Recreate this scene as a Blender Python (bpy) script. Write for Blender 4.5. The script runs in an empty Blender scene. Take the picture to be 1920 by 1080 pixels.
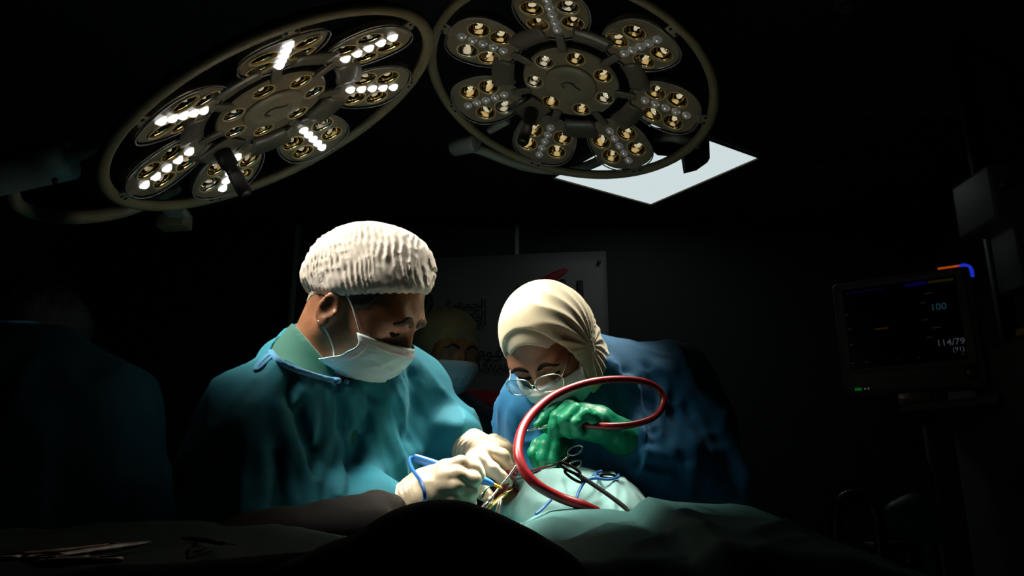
import bpy, bmesh, math, random
import numpy as np
from mathutils import Vector, Matrix

# ---------------------------------------------------------------- camera, world, exposure
random.seed(7)
SC = bpy.context.scene
COL = SC.collection
CAM = np.array([0.0, 0.0, 1.15]); PITCH = math.radians(15.0); FPX = 1400.0
cd = bpy.data.cameras.new('camera'); cd.sensor_width = 36.0; cd.lens = 36.0 * FPX / 1920.0
cd.clip_start = 0.02; cd.clip_end = 60
camo = bpy.data.objects.new('camera', cd); COL.objects.link(camo)
camo.location = CAM; camo.rotation_euler = (math.pi / 2 + PITCH, 0, 0)
SC.camera = camo
SC.view_settings.view_transform = 'Standard'; SC.view_settings.look = 'None'
SC.view_settings.exposure = 0.0; SC.view_settings.gamma = 1.0
SC.view_settings.use_curve_mapping = False
wd = bpy.data.worlds.new('world'); SC.world = wd; wd.use_nodes = True
wd.node_tree.nodes['Background'].inputs[0].default_value = (0, 0, 0, 1)
wd.node_tree.nodes['Background'].inputs[1].default_value = 0.0
LAMP_POWER_A = 2.9     # the lamp at the left
LAMP_POWER_B = 2.0     # the lamp at the top centre
LAMP_POWER_C = 0.75     # the petals of the top lamp that are trained on the incision
LAMP_SPREAD = math.radians(22)
LAMP_COLOUR = (1.0, 0.92, 0.78)
PANEL_EMIT = 0.72
LED_EMIT = 1.1

# ---------------------------------------------------------------- helpers
_s, _c = math.sin(PITCH), math.cos(PITCH)
_R = np.array([1.0, 0, 0]); _U = np.array([0, -_s, _c]); _F = np.array([0, _c, _s])
def W(px, py, Y):
    """world point seen at photo pixel (px, py), standing Y metres ahead of the camera"""
    ray = _F + _R * (px - 960) / FPX + _U * (540 - py) / FPX
    return CAM + ray * (Y / ray[1])
def WL(pts): return [W(*p) for p in pts]
def nrm(v): v = np.asarray(v, float); return v / np.linalg.norm(v)

def mat(name, col, rough=0.6, metal=0.0, emit=None, es=0.0, coat=0.0, sheen=0.0, noise=None, bump=None, spec=0.5, trans=0.0, sss=0.0, alpha=1.0):
    m = bpy.data.materials.new(name); m.use_nodes = True
    nt = m.node_tree; b = nt.nodes['Principled BSDF']
    b.inputs['Base Color'].default_value = (*col, 1); b.inputs['Roughness'].default_value = rough
    b.inputs['Metallic'].default_value = metal; b.inputs['Specular IOR Level'].default_value = spec
    if coat: b.inputs['Coat Weight'].default_value = coat; b.inputs['Coat Roughness'].default_value = 0.1
    if sheen: b.inputs['Sheen Weight'].default_value = sheen
    if trans: b.inputs['Transmission Weight'].default_value = trans
    if alpha < 1: b.inputs['Alpha'].default_value = alpha
    if sss:
        b.inputs['Subsurface Weight'].default_value = sss; b.inputs['Subsurface Radius'].default_value = (0.012, 0.006, 0.003)
    if emit: b.inputs['Emission Color'].default_value = (*emit, 1); b.inputs['Emission Strength'].default_value = es
    tc = nt.nodes.new('ShaderNodeTexCoord')
    if noise:                                   # (scale, second colour, detail)
        n = nt.nodes.new('ShaderNodeTexNoise'); n.inputs['Scale'].default_value = noise[0]; n.inputs['Detail'].default_value = noise[2]
        nt.links.new(tc.outputs['Object'], n.inputs['Vector'])
        r = nt.nodes.new('ShaderNodeValToRGB'); r.color_ramp.elements[0].position = 0.35; r.color_ramp.elements[1].position = 0.68
        r.color_ramp.elements[0].color = (*col, 1); r.color_ramp.elements[1].color = (*noise[1], 1)
        nt.links.new(n.outputs['Fac'], r.inputs['Fac']); nt.links.new(r.outputs['Color'], b.inputs['Base Color'])
    if bump:                                    # (scale, strength, distance)
        n2 = nt.nodes.new('ShaderNodeTexNoise'); n2.inputs['Scale'].default_value = bump[0]; n2.inputs['Detail'].default_value = 3
        nt.links.new(tc.outputs['Object'], n2.inputs['Vector'])
        bp = nt.nodes.new('ShaderNodeBump'); bp.inputs['Strength'].default_value = bump[1]; bp.inputs['Distance'].default_value = bump[2]
        nt.links.new(n2.outputs['Fac'], bp.inputs['Height']); nt.links.new(bp.outputs['Normal'], b.inputs['Normal'])
    return m

def tag(o, label, cat, group=None):
    o['label'] = label; o['category'] = cat
    if group: o['group'] = group
    return o
def thing(name, label, cat, loc=(0, 0, 0), group=None):
    o = bpy.data.objects.new(name, None); COL.objects.link(o); o.location = Vector(loc); o.empty_display_size = 0.1
    tag(o, label, cat, group); return o
def world_loc(o):
    return o.location.copy() if o.parent is None else Vector((0, 0, 0))
def attach(o, parent):
    """parent a mesh whose vertices are in world space to a part whose frame is only translated"""
    if parent is None: return
    o.parent = parent
    o.matrix_parent_inverse = Matrix.Translation(-world_loc(parent))
def obj(name, me, m, parent=None, smooth=True, label=None):
    if isinstance(me, bmesh.types.BMesh):
        bm = me; me = bpy.data.meshes.new(name)
        bmesh.ops.recalc_face_normals(bm, faces=bm.faces[:]); bm.to_mesh(me); bm.free()
    o = bpy.data.objects.new(name, me); COL.objects.link(o)
    if m is not None:
        me.materials.clear(); me.materials.append(m)
    if smooth and len(me.polygons): me.polygons.foreach_set('use_smooth', [True] * len(me.polygons))
    if label: o['label'] = label
    attach(o, parent)
    return o
def local(name, me, m, parent, loc=(0, 0, 0), rot=(0, 0, 0), smooth=True):
    """a part in its parent's own frame"""
    if isinstance(me, bmesh.types.BMesh):
        bm = me; me = bpy.data.meshes.new(name)
        bmesh.ops.recalc_face_normals(bm, faces=bm.faces[:]); bm.to_mesh(me); bm.free()
    o = bpy.data.objects.new(name, me); COL.objects.link(o); o.parent = parent
    if m is not None and not me.materials: me.materials.append(m)
    if smooth: me.polygons.foreach_set('use_smooth', [True] * len(me.polygons))
    o.location = loc; o.rotation_euler = rot
    return o
def struct(o): o['kind'] = 'structure'; return o
def pydata(name, vs, fs):
    me = bpy.data.meshes.new(name); me.from_pydata([tuple(map(float, v)) for v in vs], [], [tuple(map(int, f)) for f in fs]); me.update(); return me

def box_bm(c, size, bev=0.0, axes=None, bm=None, seg=2):
    bm2 = bmesh.new(); bmesh.ops.create_cube(bm2, size=1.0)
    for v in bm2.verts: v.co = Vector((v.co.x * size[0], v.co.y * size[1], v.co.z * size[2]))
    if bev: bmesh.ops.bevel(bm2, geom=bm2.edges[:] , offset=bev, segments=seg, affect='EDGES', profile=0.6)
    A = np.array(axes) if axes is not None else np.eye(3)
    for v in bm2.verts:
        p = np.asarray(c) + v.co.x * A[0] + v.co.y * A[1] + v.co.z * A[2]; v.co = Vector(p)
    if bm is None: return bm2
    me = bpy.data.meshes.new('t'); bm2.to_mesh(me); bm2.free(); bm.from_mesh(me); bpy.data.meshes.remove(me); return bm

def catmull(pts, n):
    P = np.array(pts, float); P = np.vstack([2 * P[0] - P[1], P, 2 * P[-1] - P[-2]]); out = []
    for i in range(1, len(P) - 2):
        for t in np.linspace(0, 1, n, endpoint=False):
            a, b, c, d = P[i - 1:i + 3]
            out.append(0.5 * ((2 * b) + (-a + c) * t + (2 * a - 5 * b + 4 * c - d) * t * t + (-a + 3 * b - 3 * c + d) * t ** 3))
    out.append(P[-2]); return np.array(out)
def tube_bm(pts, r, sub=6, sides=10, closed=False, bm=None, flat=1.0):
    """round tube along a smooth path; r is a number or one radius per control point"""
    pts = np.array(pts, float)
    rr = np.full(len(pts), r) if np.isscalar(r) else np.array(r, float)
    if closed:
        pp = np.vstack([pts, pts[:1]]) ; path = pp; rad = np.append(rr, rr[0])
        if sub > 1:
            ext = np.vstack([pts[-1:], pts, pts[:2]]); C = catmull(ext, sub); path = C[sub:sub + sub * len(pts)]; rad = np.full(len(path), rr[0])
        else: path = pts; rad = rr
    elif sub > 1 and len(pts) > 2:
        path = catmull(np.column_stack([pts, rr]), sub); rad = np.maximum(path[:, 3], 1e-4); path = path[:, :3]
    else: path, rad = pts, rr
    n = len(path); bm = bm or bmesh.new(); rings = []
    t0 = nrm(path[1] - path[0]); up = np.array([0, 0, 1.0]) if abs(t0[2]) < 0.9 else np.array([0, 1.0, 0]); u = nrm(np.cross(t0, up))
    for i in range(n):
        if closed: t = nrm(path[(i + 1) % n] - path[i - 1])
        else: t = nrm(path[min(i + 1, n - 1)] - path[max(i - 1, 0)])
        u = nrm(u - t * np.dot(u, t)); v = np.cross(t, u)
        rings.append([bm.verts.new(path[i] + rad[i] * (math.cos(a) * u + flat * math.sin(a) * v)) for a in np.linspace(0, 2 * math.pi, sides, endpoint=False)])
    for i in range(n if closed else n - 1):
        A, B = rings[i], rings[(i + 1) % n]
        for k in range(sides): bm.faces.new((A[k], A[(k + 1) % sides], B[(k + 1) % sides], B[k]))
    if not closed: bm.faces.new(rings[0][::-1]); bm.faces.new(rings[-1])
    return bm
def lathe_bm(prof, sides=24, bm=None, axis=None, c=(0, 0, 0), cap=True):
    """profile of (radius, height) turned about +z, or about `axis`"""
    bm = bm or bmesh.new(); c = np.array(c, float)
    if axis is None: ax, ux, uy = np.array([0, 0, 1.0]), np.array([1.0, 0, 0]), np.array([0, 1.0, 0])
    else:
        ax = nrm(axis); ux = nrm(np.cross(ax, [0.3, 0.2, 0.9] if abs(ax[2]) < 0.9 else [1, 0, 0])); uy = np.cross(ax, ux)
    rings = []
    for r, h in prof:
        rings.append([bm.verts.new(c + h * ax + max(r, 1e-5) * (math.cos(a) * ux + math.sin(a) * uy)) for a in np.linspace(0, 2 * math.pi, sides, endpoint=False)])
    for A, B in zip(rings, rings[1:]):
        for k in range(sides): bm.faces.new((A[k], A[(k + 1) % sides], B[(k + 1) % sides], B[k]))
    if cap: bm.faces.new(rings[0][::-1]); bm.faces.new(rings[-1])
    return bm
def cyl_bm(a, b, r0, r1=None, sides=16, bm=None):
    a = np.array(a, float); b = np.array(b, float); r1 = r0 if r1 is None else r1; L = np.linalg.norm(b - a)
    e = min(r0, r1) * 0.15
    return lathe_bm([(r0 - e, 0), (r0, e), (r1, L - e), (r1 - e, L)], sides, bm, b - a, a)
def sheet(name, fn, nu, nv, thick=0.002):
    """grid sheet fn(u,v)->point, closed with a little thickness"""
    us = np.linspace(0, 1, nu); vs = np.linspace(0, 1, nv)
    return sheet_from(name, np.array([[fn(u, v) for v in vs] for u in us], float), thick)
def sheet_from(name, P, thick):
    nu, nv = P.shape[:2]
    du = np.gradient(P, axis=0); dv = np.gradient(P, axis=1); N = np.cross(du, dv); N /= (np.linalg.norm(N, axis=2, keepdims=True) + 1e-12)
    Q = P - N * thick
    V = np.vstack([P.reshape(-1, 3), Q.reshape(-1, 3)]); o = nu * nv; Fc = []
    I = lambda i, j: i * nv + j
    for i in range(nu - 1):
        for j in range(nv - 1):
            a, b, c, d = I(i, j), I(i + 1, j), I(i + 1, j + 1), I(i, j + 1)
            Fc.append((a, b, c, d)); Fc.append((o + d, o + c, o + b, o + a))
    for i in range(nu - 1):
        Fc.append((I(i, 0), o + I(i, 0), o + I(i + 1, 0), I(i + 1, 0))); Fc.append((I(i + 1, nv - 1), o + I(i + 1, nv - 1), o + I(i, nv - 1), I(i, nv - 1)))
    for j in range(nv - 1):
        Fc.append((I(0, j + 1), o + I(0, j + 1), o + I(0, j), I(0, j))); Fc.append((I(nu - 1, j), o + I(nu - 1, j), o + I(nu - 1, j + 1), I(nu - 1, j + 1)))
    return pydata(name, V, Fc)
def text_mesh(body, origin, ux, uy, size, depth=0.0008, align='LEFT'):
    c = bpy.data.curves.new('lettering', 'FONT'); c.body = body; c.size = 1.0; c.align_x = align; c.resolution_u = 3; c.offset = 0.012
    o = bpy.data.objects.new('lettering', c); COL.objects.link(o)
    me = bpy.data.meshes.new_from_object(o.evaluated_get(bpy.context.evaluated_depsgraph_get()))
    bpy.data.objects.remove(o); bpy.data.curves.remove(c)
    ux, uy = nrm(ux), nrm(uy); un = np.cross(ux, uy)
    for v in me.vertices: v.co = Vector(np.array(origin) + size * (v.co.x * ux + v.co.y * uy) + depth * un)
    return me

# ---------------------------------------------------------------- smooth solids (blended shapes turned into one skin)
_T = np.random.RandomState(3).rand(32, 32, 32).astype(np.float32) * 2 - 1
def vnoise(P, sc=1.0, off=0.0):
    Q = P * np.asarray(sc, np.float32) + off; i = np.floor(Q).astype(np.int64); f = (Q - i).astype(np.float32); f = f * f * (3 - 2 * f); i &= 31; j = (i + 1) & 31
    x0, y0, z0 = i.T; x1, y1, z1 = j.T; fx, fy, fz = f.T
    a = _T[x0, y0, z0] * (1 - fx) + _T[x1, y0, z0] * fx; b = _T[x0, y1, z0] * (1 - fx) + _T[x1, y1, z0] * fx
    c = _T[x0, y0, z1] * (1 - fx) + _T[x1, y0, z1] * fx; d = _T[x0, y1, z1] * (1 - fx) + _T[x1, y1, z1] * fx
    return (a * (1 - fy) + b * fy) * (1 - fz) + (c * (1 - fy) + d * fy) * fz
def ridge(P, sc=1.0, off=0.0): return 1 - 2 * np.abs(vnoise(P, sc, off))
def crease(P, sc, off=0.0, p=3): return np.maximum(ridge(P, sc, off), 0) ** p
def smin(a, b, k): h = np.maximum(k - np.abs(a - b), 0) / k; return np.minimum(a, b) - h * h * k * 0.25
def smax(a, b, k): return -smin(-a, -b, k)
def ell(P, c, r, M=None):
    Q = P - np.asarray(c, np.float32)
    if M is not None: Q = Q @ np.asarray(M, np.float32).T
    r = np.asarray(r, np.float32); k0 = np.sqrt(((Q / r) ** 2).sum(1)); k1 = np.sqrt(((Q / (r * r)) ** 2).sum(1)) + 1e-9
    return k0 * (k0 - 1) / k1
def cone(P, a, b, ra, rb):
    a = np.asarray(a, np.float32); ba = np.asarray(b, np.float32) - a; Q = P - a; h = np.clip(Q @ ba / (ba @ ba), 0, 1)
    return np.sqrt(((Q - h[:, None] * ba) ** 2).sum(1)) - (ra + (rb - ra) * h)
def chain(P, pts, rs, k=0.006):
    d = None
    for i in range(len(pts) - 1):
        e = cone(P, pts[i], pts[i + 1], rs[i], rs[i + 1]); d = e if d is None else smin(d, e, k)
    return d
def axis_coord(P, a, b): a = np.asarray(a, np.float32); u = np.asarray(nrm(np.asarray(b) - a), np.float32); return (P - a) @ u

def solid(name, fn, lo, hi, res, zs=None, B=8):
    ax = []
    for k in range(3):
        a = np.asarray(zs, float) if (k == 2 and zs is not None) else np.arange(lo[k], hi[k] + res, res)
        m = (-len(a)) % B
        if m: a = np.append(a, a[-1] + (a[-1] - a[-2]) * np.arange(1, m + 1))
        ax.append(a.astype(np.float32))
    nb = [len(a) // B for a in ax]
    ctr = [a.reshape(-1, B).mean(1) for a in ax]; ext = [np.append(np.diff(a), a[-1] - a[-2]).reshape(-1, B).sum(1) for a in ax]
    G = np.stack(np.meshgrid(*ctr, indexing='ij'), -1).reshape(-1, 3).astype(np.float32)
    E = np.stack(np.meshgrid(*ext, indexing='ij'), -1).reshape(-1, 3)
    dc = fn(G); act = np.abs(dc) < np.sqrt((E ** 2).sum(1)) * 0.75 + 0.02
    D = np.repeat(np.where(dc < 0, -1.0, 1.0).astype(np.float32)[:, None], B ** 3, 1)
    ids = np.nonzero(act)[0]
    bi, bj, bk = np.unravel_index(ids, nb)
    o = np.arange(B); 
    X = ax[0].reshape(-1, B)[bi]; Y = ax[1].reshape(-1, B)[bj]; Z = ax[2].reshape(-1, B)[bk]
    PT = np.empty((len(ids), B, B, B, 3), np.float32); PT[..., 0] = X[:, :, None, None]; PT[..., 1] = Y[:, None, :, None]; PT[..., 2] = Z[:, None, None, :]
    PT = PT.reshape(-1, 3); val = np.empty(len(PT), np.float32)
    for s in range(0, len(PT), 400000): val[s:s + 400000] = fn(PT[s:s + 400000])
    D[ids] = val.reshape(len(ids), -1)
    D = D.reshape(*nb, B, B, B).transpose(0, 3, 1, 4, 2, 5).reshape([len(a) for a in ax])
    D[0], D[-1] = 1, 1; D[:, 0], D[:, -1] = 1, 1; D[:, :, 0], D[:, :, -1] = 1, 1
    S = D < 0
    n = np.array(D.shape); cnt = np.zeros(n - 1, np.int8)
    for a in (0, 1):
        for b in (0, 1):
            for c in (0, 1): cnt += S[a:n[0] - 1 + a, b:n[1] - 1 + b, c:n[2] - 1 + c]
    cells = np.argwhere((cnt > 0) & (cnt < 8)); idx = np.full(n - 1, -1, np.int64); idx[tuple(cells.T)] = np.arange(len(cells))
    acc = np.zeros((len(cells), 3)); num = np.zeros(len(cells))
    for axx in range(3):
        o1, o2 = [k for k in range(3) if k != axx]
        for a in (0, 1):
            for b in (0, 1):
                p0 = np.zeros(3, int); p0[o1] = a; p0[o2] = b; p1 = p0.copy(); p1[axx] = 1
                d0 = D[tuple((cells + p0).T)]; d1 = D[tuple((cells + p1).T)]; m = (d0 < 0) != (d1 < 0)
                t = np.where(m, d0 / np.where(m, d0 - d1, 1), 0)
                acc[m] += (p0 + t[:, None] * (p1 - p0))[m]; num[m] += 1
    pos = cells + acc / num[:, None]
    V = np.stack([np.interp(pos[:, k], np.arange(n[k]), ax[k]) for k in range(3)], 1)
    quads = []
    for axx in range(3):
        sl0 = [slice(None)] * 3; sl1 = [slice(None)] * 3; sl0[axx] = slice(0, -1); sl1[axx] = slice(1, None)
        A, Bq = S[tuple(sl0)], S[tuple(sl1)]; e = np.argwhere(A != Bq); o1, o2 = (axx + 1) % 3, (axx + 2) % 3
        ins = A[tuple(e.T)]
        c = []
        for a, b in ((0, 0), (-1, 0), (-1, -1), (0, -1)):
            q = e.copy(); q[:, o1] += a; q[:, o2] += b; c.append(idx[tuple(q.T)])
        q = np.stack(c, 1); q[~ins] = q[~ins][:, ::-1]; quads.append(q)
    Q = np.vstack(quads)
    me = bpy.data.meshes.new(name); me.vertices.add(len(V)); me.vertices.foreach_set('co', V.astype(np.float32).ravel())
    me.loops.add(len(Q) * 4); me.loops.foreach_set('vertex_index', Q.ravel().astype(np.int32))
    me.polygons.add(len(Q)); me.polygons.foreach_set('loop_start', np.arange(0, len(Q) * 4, 4, dtype=np.int32))
    me.polygons.foreach_set('use_smooth', np.ones(len(Q), bool)); me.update(calc_edges=True); me.validate()
    return me
def hit(px, py, fn, toward=0.0, y0=.7, y1=1.9):
    """where the line of sight through a photo pixel first meets the solid"""
    ys = np.arange(y0, y1, .002); P = np.array([W(px, py, y) for y in ys], np.float32); d = fn(P); k = np.nonzero(d < 0)[0]
    Y = ys[k[0]] if len(k) else ys[np.argmin(d)]
    return W(px, py, Y - toward)
def snap(pts, fn, off=0.0, it=12):
    P = np.array(pts, np.float32)
    for _ in range(it):
        d = fn(P) - off; e = 1e-3; g = np.stack([(fn(P + np.float32(e) * np.eye(3, dtype=np.float32)[k]) - off - d) / e for k in range(3)], 1)
        P = P - (d * 0.8)[:, None] * g / ((g ** 2).sum(1, keepdims=True) + 1e-6)
    return P.astype(float)
# ---------------------------------------------------------------- materials
M = {}
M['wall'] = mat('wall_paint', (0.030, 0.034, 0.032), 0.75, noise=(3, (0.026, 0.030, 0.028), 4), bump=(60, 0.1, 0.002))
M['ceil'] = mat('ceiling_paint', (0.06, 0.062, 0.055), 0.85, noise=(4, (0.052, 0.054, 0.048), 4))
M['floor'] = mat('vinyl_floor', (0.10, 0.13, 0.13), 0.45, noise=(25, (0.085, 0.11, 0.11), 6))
M['door'] = mat('door_paint', (0.055, 0.062, 0.06), 0.6, noise=(5, (0.048, 0.055, 0.053), 3))
M['trim'] = mat('pale_trim', (0.55, 0.62, 0.62), 0.45)
M['panel'] = mat('light_diffuser', (0.6, 0.65, 0.66), 0.6, emit=(0.86, 0.985, 1.0), es=PANEL_EMIT, noise=(6, (0.58, 0.63, 0.64), 2))
M['enamel'] = mat('grey_enamel', (0.25, 0.215, 0.145), 0.45, noise=(14, (0.225, 0.193, 0.13), 3), coat=0.1)
M['ring'] = mat('beige_ring_enamel', (0.21, 0.175, 0.10), 0.5, noise=(10, (0.185, 0.155, 0.09), 3))
M['petal'] = mat('lamp_face_plastic', (0.25, 0.205, 0.14), 0.30, coat=0.7, noise=(20, (0.23, 0.188, 0.128), 3))
M['web'] = mat('lamp_web_plastic', (0.15, 0.13, 0.098), 0.35, coat=.4, noise=(20, (0.135, 0.117, 0.088), 3))
M['lip'] = mat('clear_cover_edge', (0.25, 0.24, 0.27), 0.12, coat=1.0)
M['gold'] = mat('warm_reflector', (0.92, 0.75, 0.42), 0.10, metal=1.0, bump=(40, 0.12, 0.004))
M['silver'] = mat('silver_reflector', (0.9, 0.9, 0.88), 0.10, metal=1.0, bump=(40, 0.1, 0.004))
M['rimtan'] = mat('reflector_rim', (0.62, 0.50, 0.27), 0.35)
M['led_on'] = mat('lit_led', (0.9, 0.9, 0.88), 0.2, emit=(1.0, 0.98, 0.93), es=LED_EMIT)
M['led_off'] = mat('led_lens', (0.85, 0.83, 0.78), 0.18, metal=0.75, bump=(200, 0.05, 0.002), coat=.5, emit=(1, .96, .88), es=.05)  # faint glow added to the unlit domes in place of reflected light
M['added_glow'] = mat('added_bowl_glow', (0.9, 0.85, 0.7), 0.3, emit=(1.0, 0.84, 0.56), es=0.42)  # glow added so the reflector bowls have something bright to mirror
M['added_glow_dim'] = mat('added_bowl_glow_faint', (0.9, 0.85, 0.7), 0.3, emit=(1.0, 0.80, 0.52), es=0.25)  # weaker added glow for the bowls of the left lamp
M['blackp'] = mat('black_plastic', (0.012, 0.012, 0.012), 0.4, noise=(30, (0.009, 0.009, 0.009), 2))
M['arm'] = mat('lamp_arm_enamel', (0.27, 0.29, 0.25), 0.45, noise=(8, (0.24, 0.26, 0.225), 3))

# ---------------------------------------------------------------- room
X0, X1, Y0, Y1, ZC = -2.6, 2.6, -1.6, 4.4, 2.75
struct(obj('floor', box_bm(((X0 + X1) / 2, (Y0 + Y1) / 2, -0.05), (X1 - X0 + .2, Y1 - Y0 + .2, 0.1)), M['floor'], smooth=False))
struct(obj('ceiling', box_bm(((X0 + X1) / 2, (Y0 + Y1) / 2, ZC + 0.05), (X1 - X0 + .2, Y1 - Y0 + .2, 0.1)), M['ceil'], smooth=False))
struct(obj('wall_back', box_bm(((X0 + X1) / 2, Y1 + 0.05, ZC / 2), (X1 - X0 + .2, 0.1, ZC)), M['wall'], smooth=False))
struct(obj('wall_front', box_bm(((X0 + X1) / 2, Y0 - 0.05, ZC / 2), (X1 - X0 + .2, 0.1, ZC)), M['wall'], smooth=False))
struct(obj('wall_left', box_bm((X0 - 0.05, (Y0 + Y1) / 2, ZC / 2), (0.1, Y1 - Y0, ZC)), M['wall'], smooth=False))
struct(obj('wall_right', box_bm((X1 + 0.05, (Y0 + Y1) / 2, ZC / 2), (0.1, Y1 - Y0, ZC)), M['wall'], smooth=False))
struct(obj('baseboard_back', box_bm(((X0 + X1) / 2, Y1 - 0.01, 0.05), (X1 - X0, 0.02, 0.1), 0.004), M['web'], smooth=False))
# wide door at the back with its pale jambs
xl = W(558, 500, Y1)[0]; xr = W(969, 460, Y1)[0]; ztop = W(969, 428, Y1)[2]
dr = struct(obj('door_1', box_bm(((xl + xr) / 2, Y1 - 0.02, ztop / 2), (xr - xl - .03, 0.04, ztop - .01), 0.004), M['door'], smooth=False))
for k, px in enumerate((0.25, 0.75)):
    obj('door_panel', box_bm((xl + (xr - xl) * px, Y1 - 0.045, ztop * 0.55), ((xr - xl) * 0.38, 0.012, ztop * 0.75), 0.005), M['door'], dr, smooth=False)
obj('handle', tube_bm([(xl + (xr - xl) * .47, Y1 - .05, 1.02), (xl + (xr - xl) * .47, Y1 - .09, 1.02), (xl + (xr - xl) * .41, Y1 - .09, 1.02)], 0.01), M['trim'], dr)
for n_, x in ((1, xl), (2, xr)):
    struct(obj('trim_%d' % n_, box_bm((x, Y1 - 0.03, ztop / 2), (0.026, 0.06, ztop), 0.003), M['trim'], smooth=False))

# ceiling light panel: three corners seen, the fourth behind the lamp
def on_ceiling(px, py):
    ray = _F + _R * (px - 960) / FPX + _U * (540 - py) / FPX; return CAM + ray * ((ZC - CAM[2]) / ray[2])
a, b, c = on_ceiling(1040, 330), on_ceiling(1220, 380), on_ceiling(1420, 293)
ctr = (a + c) / 2; e1 = (b - a); e2 = (b - c)
L1, L2 = np.linalg.norm(e1), np.linalg.norm(e2); u1 = nrm(e1); u2 = nrm(e2)
t = thing('ceiling_light_panel', 'glowing square white light panel set in the dark ceiling', 'ceiling light', (ctr[0], ctr[1], ZC))
def quad_prism(o, z0, z1, grow):
    P = [o + s1 * (L1 / 2 + grow) * u1 + s2 * (L2 / 2 + grow) * u2 for s1, s2 in ((-1, -1), (1, -1), (1, 1), (-1, 1))]
    bm = bmesh.new(); lo = [bm.verts.new((p[0], p[1], z0)) for p in P]; hi = [bm.verts.new((p[0], p[1], z1)) for p in P]
    bm.faces.new(lo); bm.faces.new(hi[::-1])
    for k in range(4): bm.faces.new((lo[k], hi[k], hi[(k + 1) % 4], lo[(k + 1) % 4]))
    return bm
obj('diffuser', quad_prism(ctr, ZC - 0.008, ZC - 0.002, 0.0), M['panel'], t, smooth=False)
for s1, s2, uu, vv, LL, KK in ((1, 0, u1, u2, L1, L2), (-1, 0, u1, u2, L1, L2), (1, 0, u2, u1, L2, L1), (-1, 0, u2, u1, L2, L1)):
    p = ctr + s1 * uu * (LL / 2 + 0.008); p[2] = ZC - 0.008
    obj('frame_bar', tube_bm([p - vv * (KK / 2 + .01), p + vv * (KK / 2 + .01)], 0.007, sub=1, sides=6), M['enamel'], t, smooth=False)

# faint air outlet and a round detector on the ceiling
vc = on_ceiling(1660, 262); t = thing('ceiling_air_outlet', 'dark square slatted air outlet in the ceiling at the right', 'air vent', (vc[0], vc[1], ZC))
for sgn, hor in ((1, 0), (-1, 0), (1, 1), (-1, 1)):
    cx = vc[0] + (0 if hor else sgn * .29); cy = vc[1] + (sgn * .29 if hor else 0)
    obj('frame_bar', box_bm((cx, cy, ZC - .01), (.6 if hor else .03, .03 if hor else .6, .02), .003), M['web'], t, smooth=False)
for k in range(6):
    obj('slat', box_bm((vc[0], vc[1] - .22 + k * .088, ZC - .018), (.55, .05, .004), 0, [(1, 0, 0), (0, .85, .5), (0, -.5, .85)]), M['web'], t, smooth=False)
rc = on_ceiling(1592, 2); t = thing('ceiling_detector', 'small round dark fitting on the ceiling at the top edge', 'detector', (rc[0], rc[1], ZC))
obj('base', lathe_bm([(.055, 0), (.055, -.012), (.04, -.02)], 24, c=(rc[0], rc[1], ZC)), M['enamel'], t)
obj('dome', lathe_bm([(.035, -.02), (.032, -.035), (.018, -.044), (.002, -.046)], 24, c=(rc[0], rc[1], ZC)), M['web'], t)

# ---------------------------------------------------------------- surgical lamps
RR = 0.32
def shared(name, bm, m):
    me = bpy.data.meshes.new(name); bmesh.ops.recalc_face_normals(bm, faces=bm.faces[:]); bm.to_mesh(me); bm.free(); me.materials.append(m)
    me.polygons.foreach_set('use_smooth', [True] * len(me.polygons)); return me
def face_with_holes(outline, holes, z=0.0, bm=None):
    bm = bm or bmesh.new(); E = []
    def loop(pts):
        vs = [bm.verts.new((x, y, z)) for x, y in pts]
        for i in range(len(vs)): E.append(bm.edges.new((vs[i], vs[(i + 1) % len(vs)])))
        return vs
    o = loop(outline); hs = [loop(h) for h in holes]
    bmesh.ops.triangle_fill(bm, edges=E, use_beauty=True, use_dissolve=False)
    return bm, o, hs
def circ(cx, cy, r, n): return [(cx + r * math.cos(a), cy + r * math.sin(a)) for a in np.linspace(0, 2 * math.pi, n, endpoint=False)]
LEDS = [(0.170 + k * 0.0245) for k in range(5)]
PET0 = 0.216
BIG = [(0.188, 0.0375), (0.239, 0.038), (0.193, -0.0375), (0.244, -0.038)]
RBIG = 0.0235
def petal_outline(g=0.0, n=40):
    out = []
    for a in np.linspace(0, 2 * math.pi, n, endpoint=False):
        ca, sa = math.cos(a), math.sin(a); ex = 0.86
        out.append(((0.081 + g) * np.sign(ca) * abs(ca) ** ex, (0.077 + g) * np.sign(sa) * abs(sa) ** ex * (1 + 0.10 * ca)))
    return out
def petal_meshes():
    holes = [circ(x - PET0, y, RBIG, 24) for x, y in BIG] + [circ(x - PET0, 0, 0.0098, 14) for x in LEDS]
    bm, o, hs = face_with_holes(petal_outline(-0.004), holes)
    prev = o
    for g, z in ((0.0, -0.003), (0.001, -0.012), (-0.004, -0.026), (-0.018, -0.034)):
        cur = [bm.verts.new((x, y, z)) for x, y in petal_outline(g)]
        for i in range(len(cur)): bm.faces.new((prev[i], prev[(i + 1) % len(cur)], cur[(i + 1) % len(cur)], cur[i]))
        prev = cur
    bm.faces.new(prev)
    me = shared('petal', bm, M['petal']); me.polygons.foreach_set('use_smooth', [False] * len(me.polygons))
    return me
def bowl(r): return lathe_bm([(r * 1.02, -0.0005), (r * 0.97, 0.0003), (r * 0.92, -0.007), (r * 0.78, -0.0145), (r * 0.52, -0.0205), (r * 0.22, -0.0235), (r * .03, -.024)], 24, cap=False)
PM = petal_meshes()
LIPM = shared('cover_edge', tube_bm([(x, y, 0.0012) for x, y in petal_outline(0.0015)], 0.0016, sub=1, sides=6, closed=True), M['lip'])
BOWL_G, BOWL_S = shared('reflector', bowl(RBIG), M['gold']), shared('reflector', bowl(RBIG), M['silver'])
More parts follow.
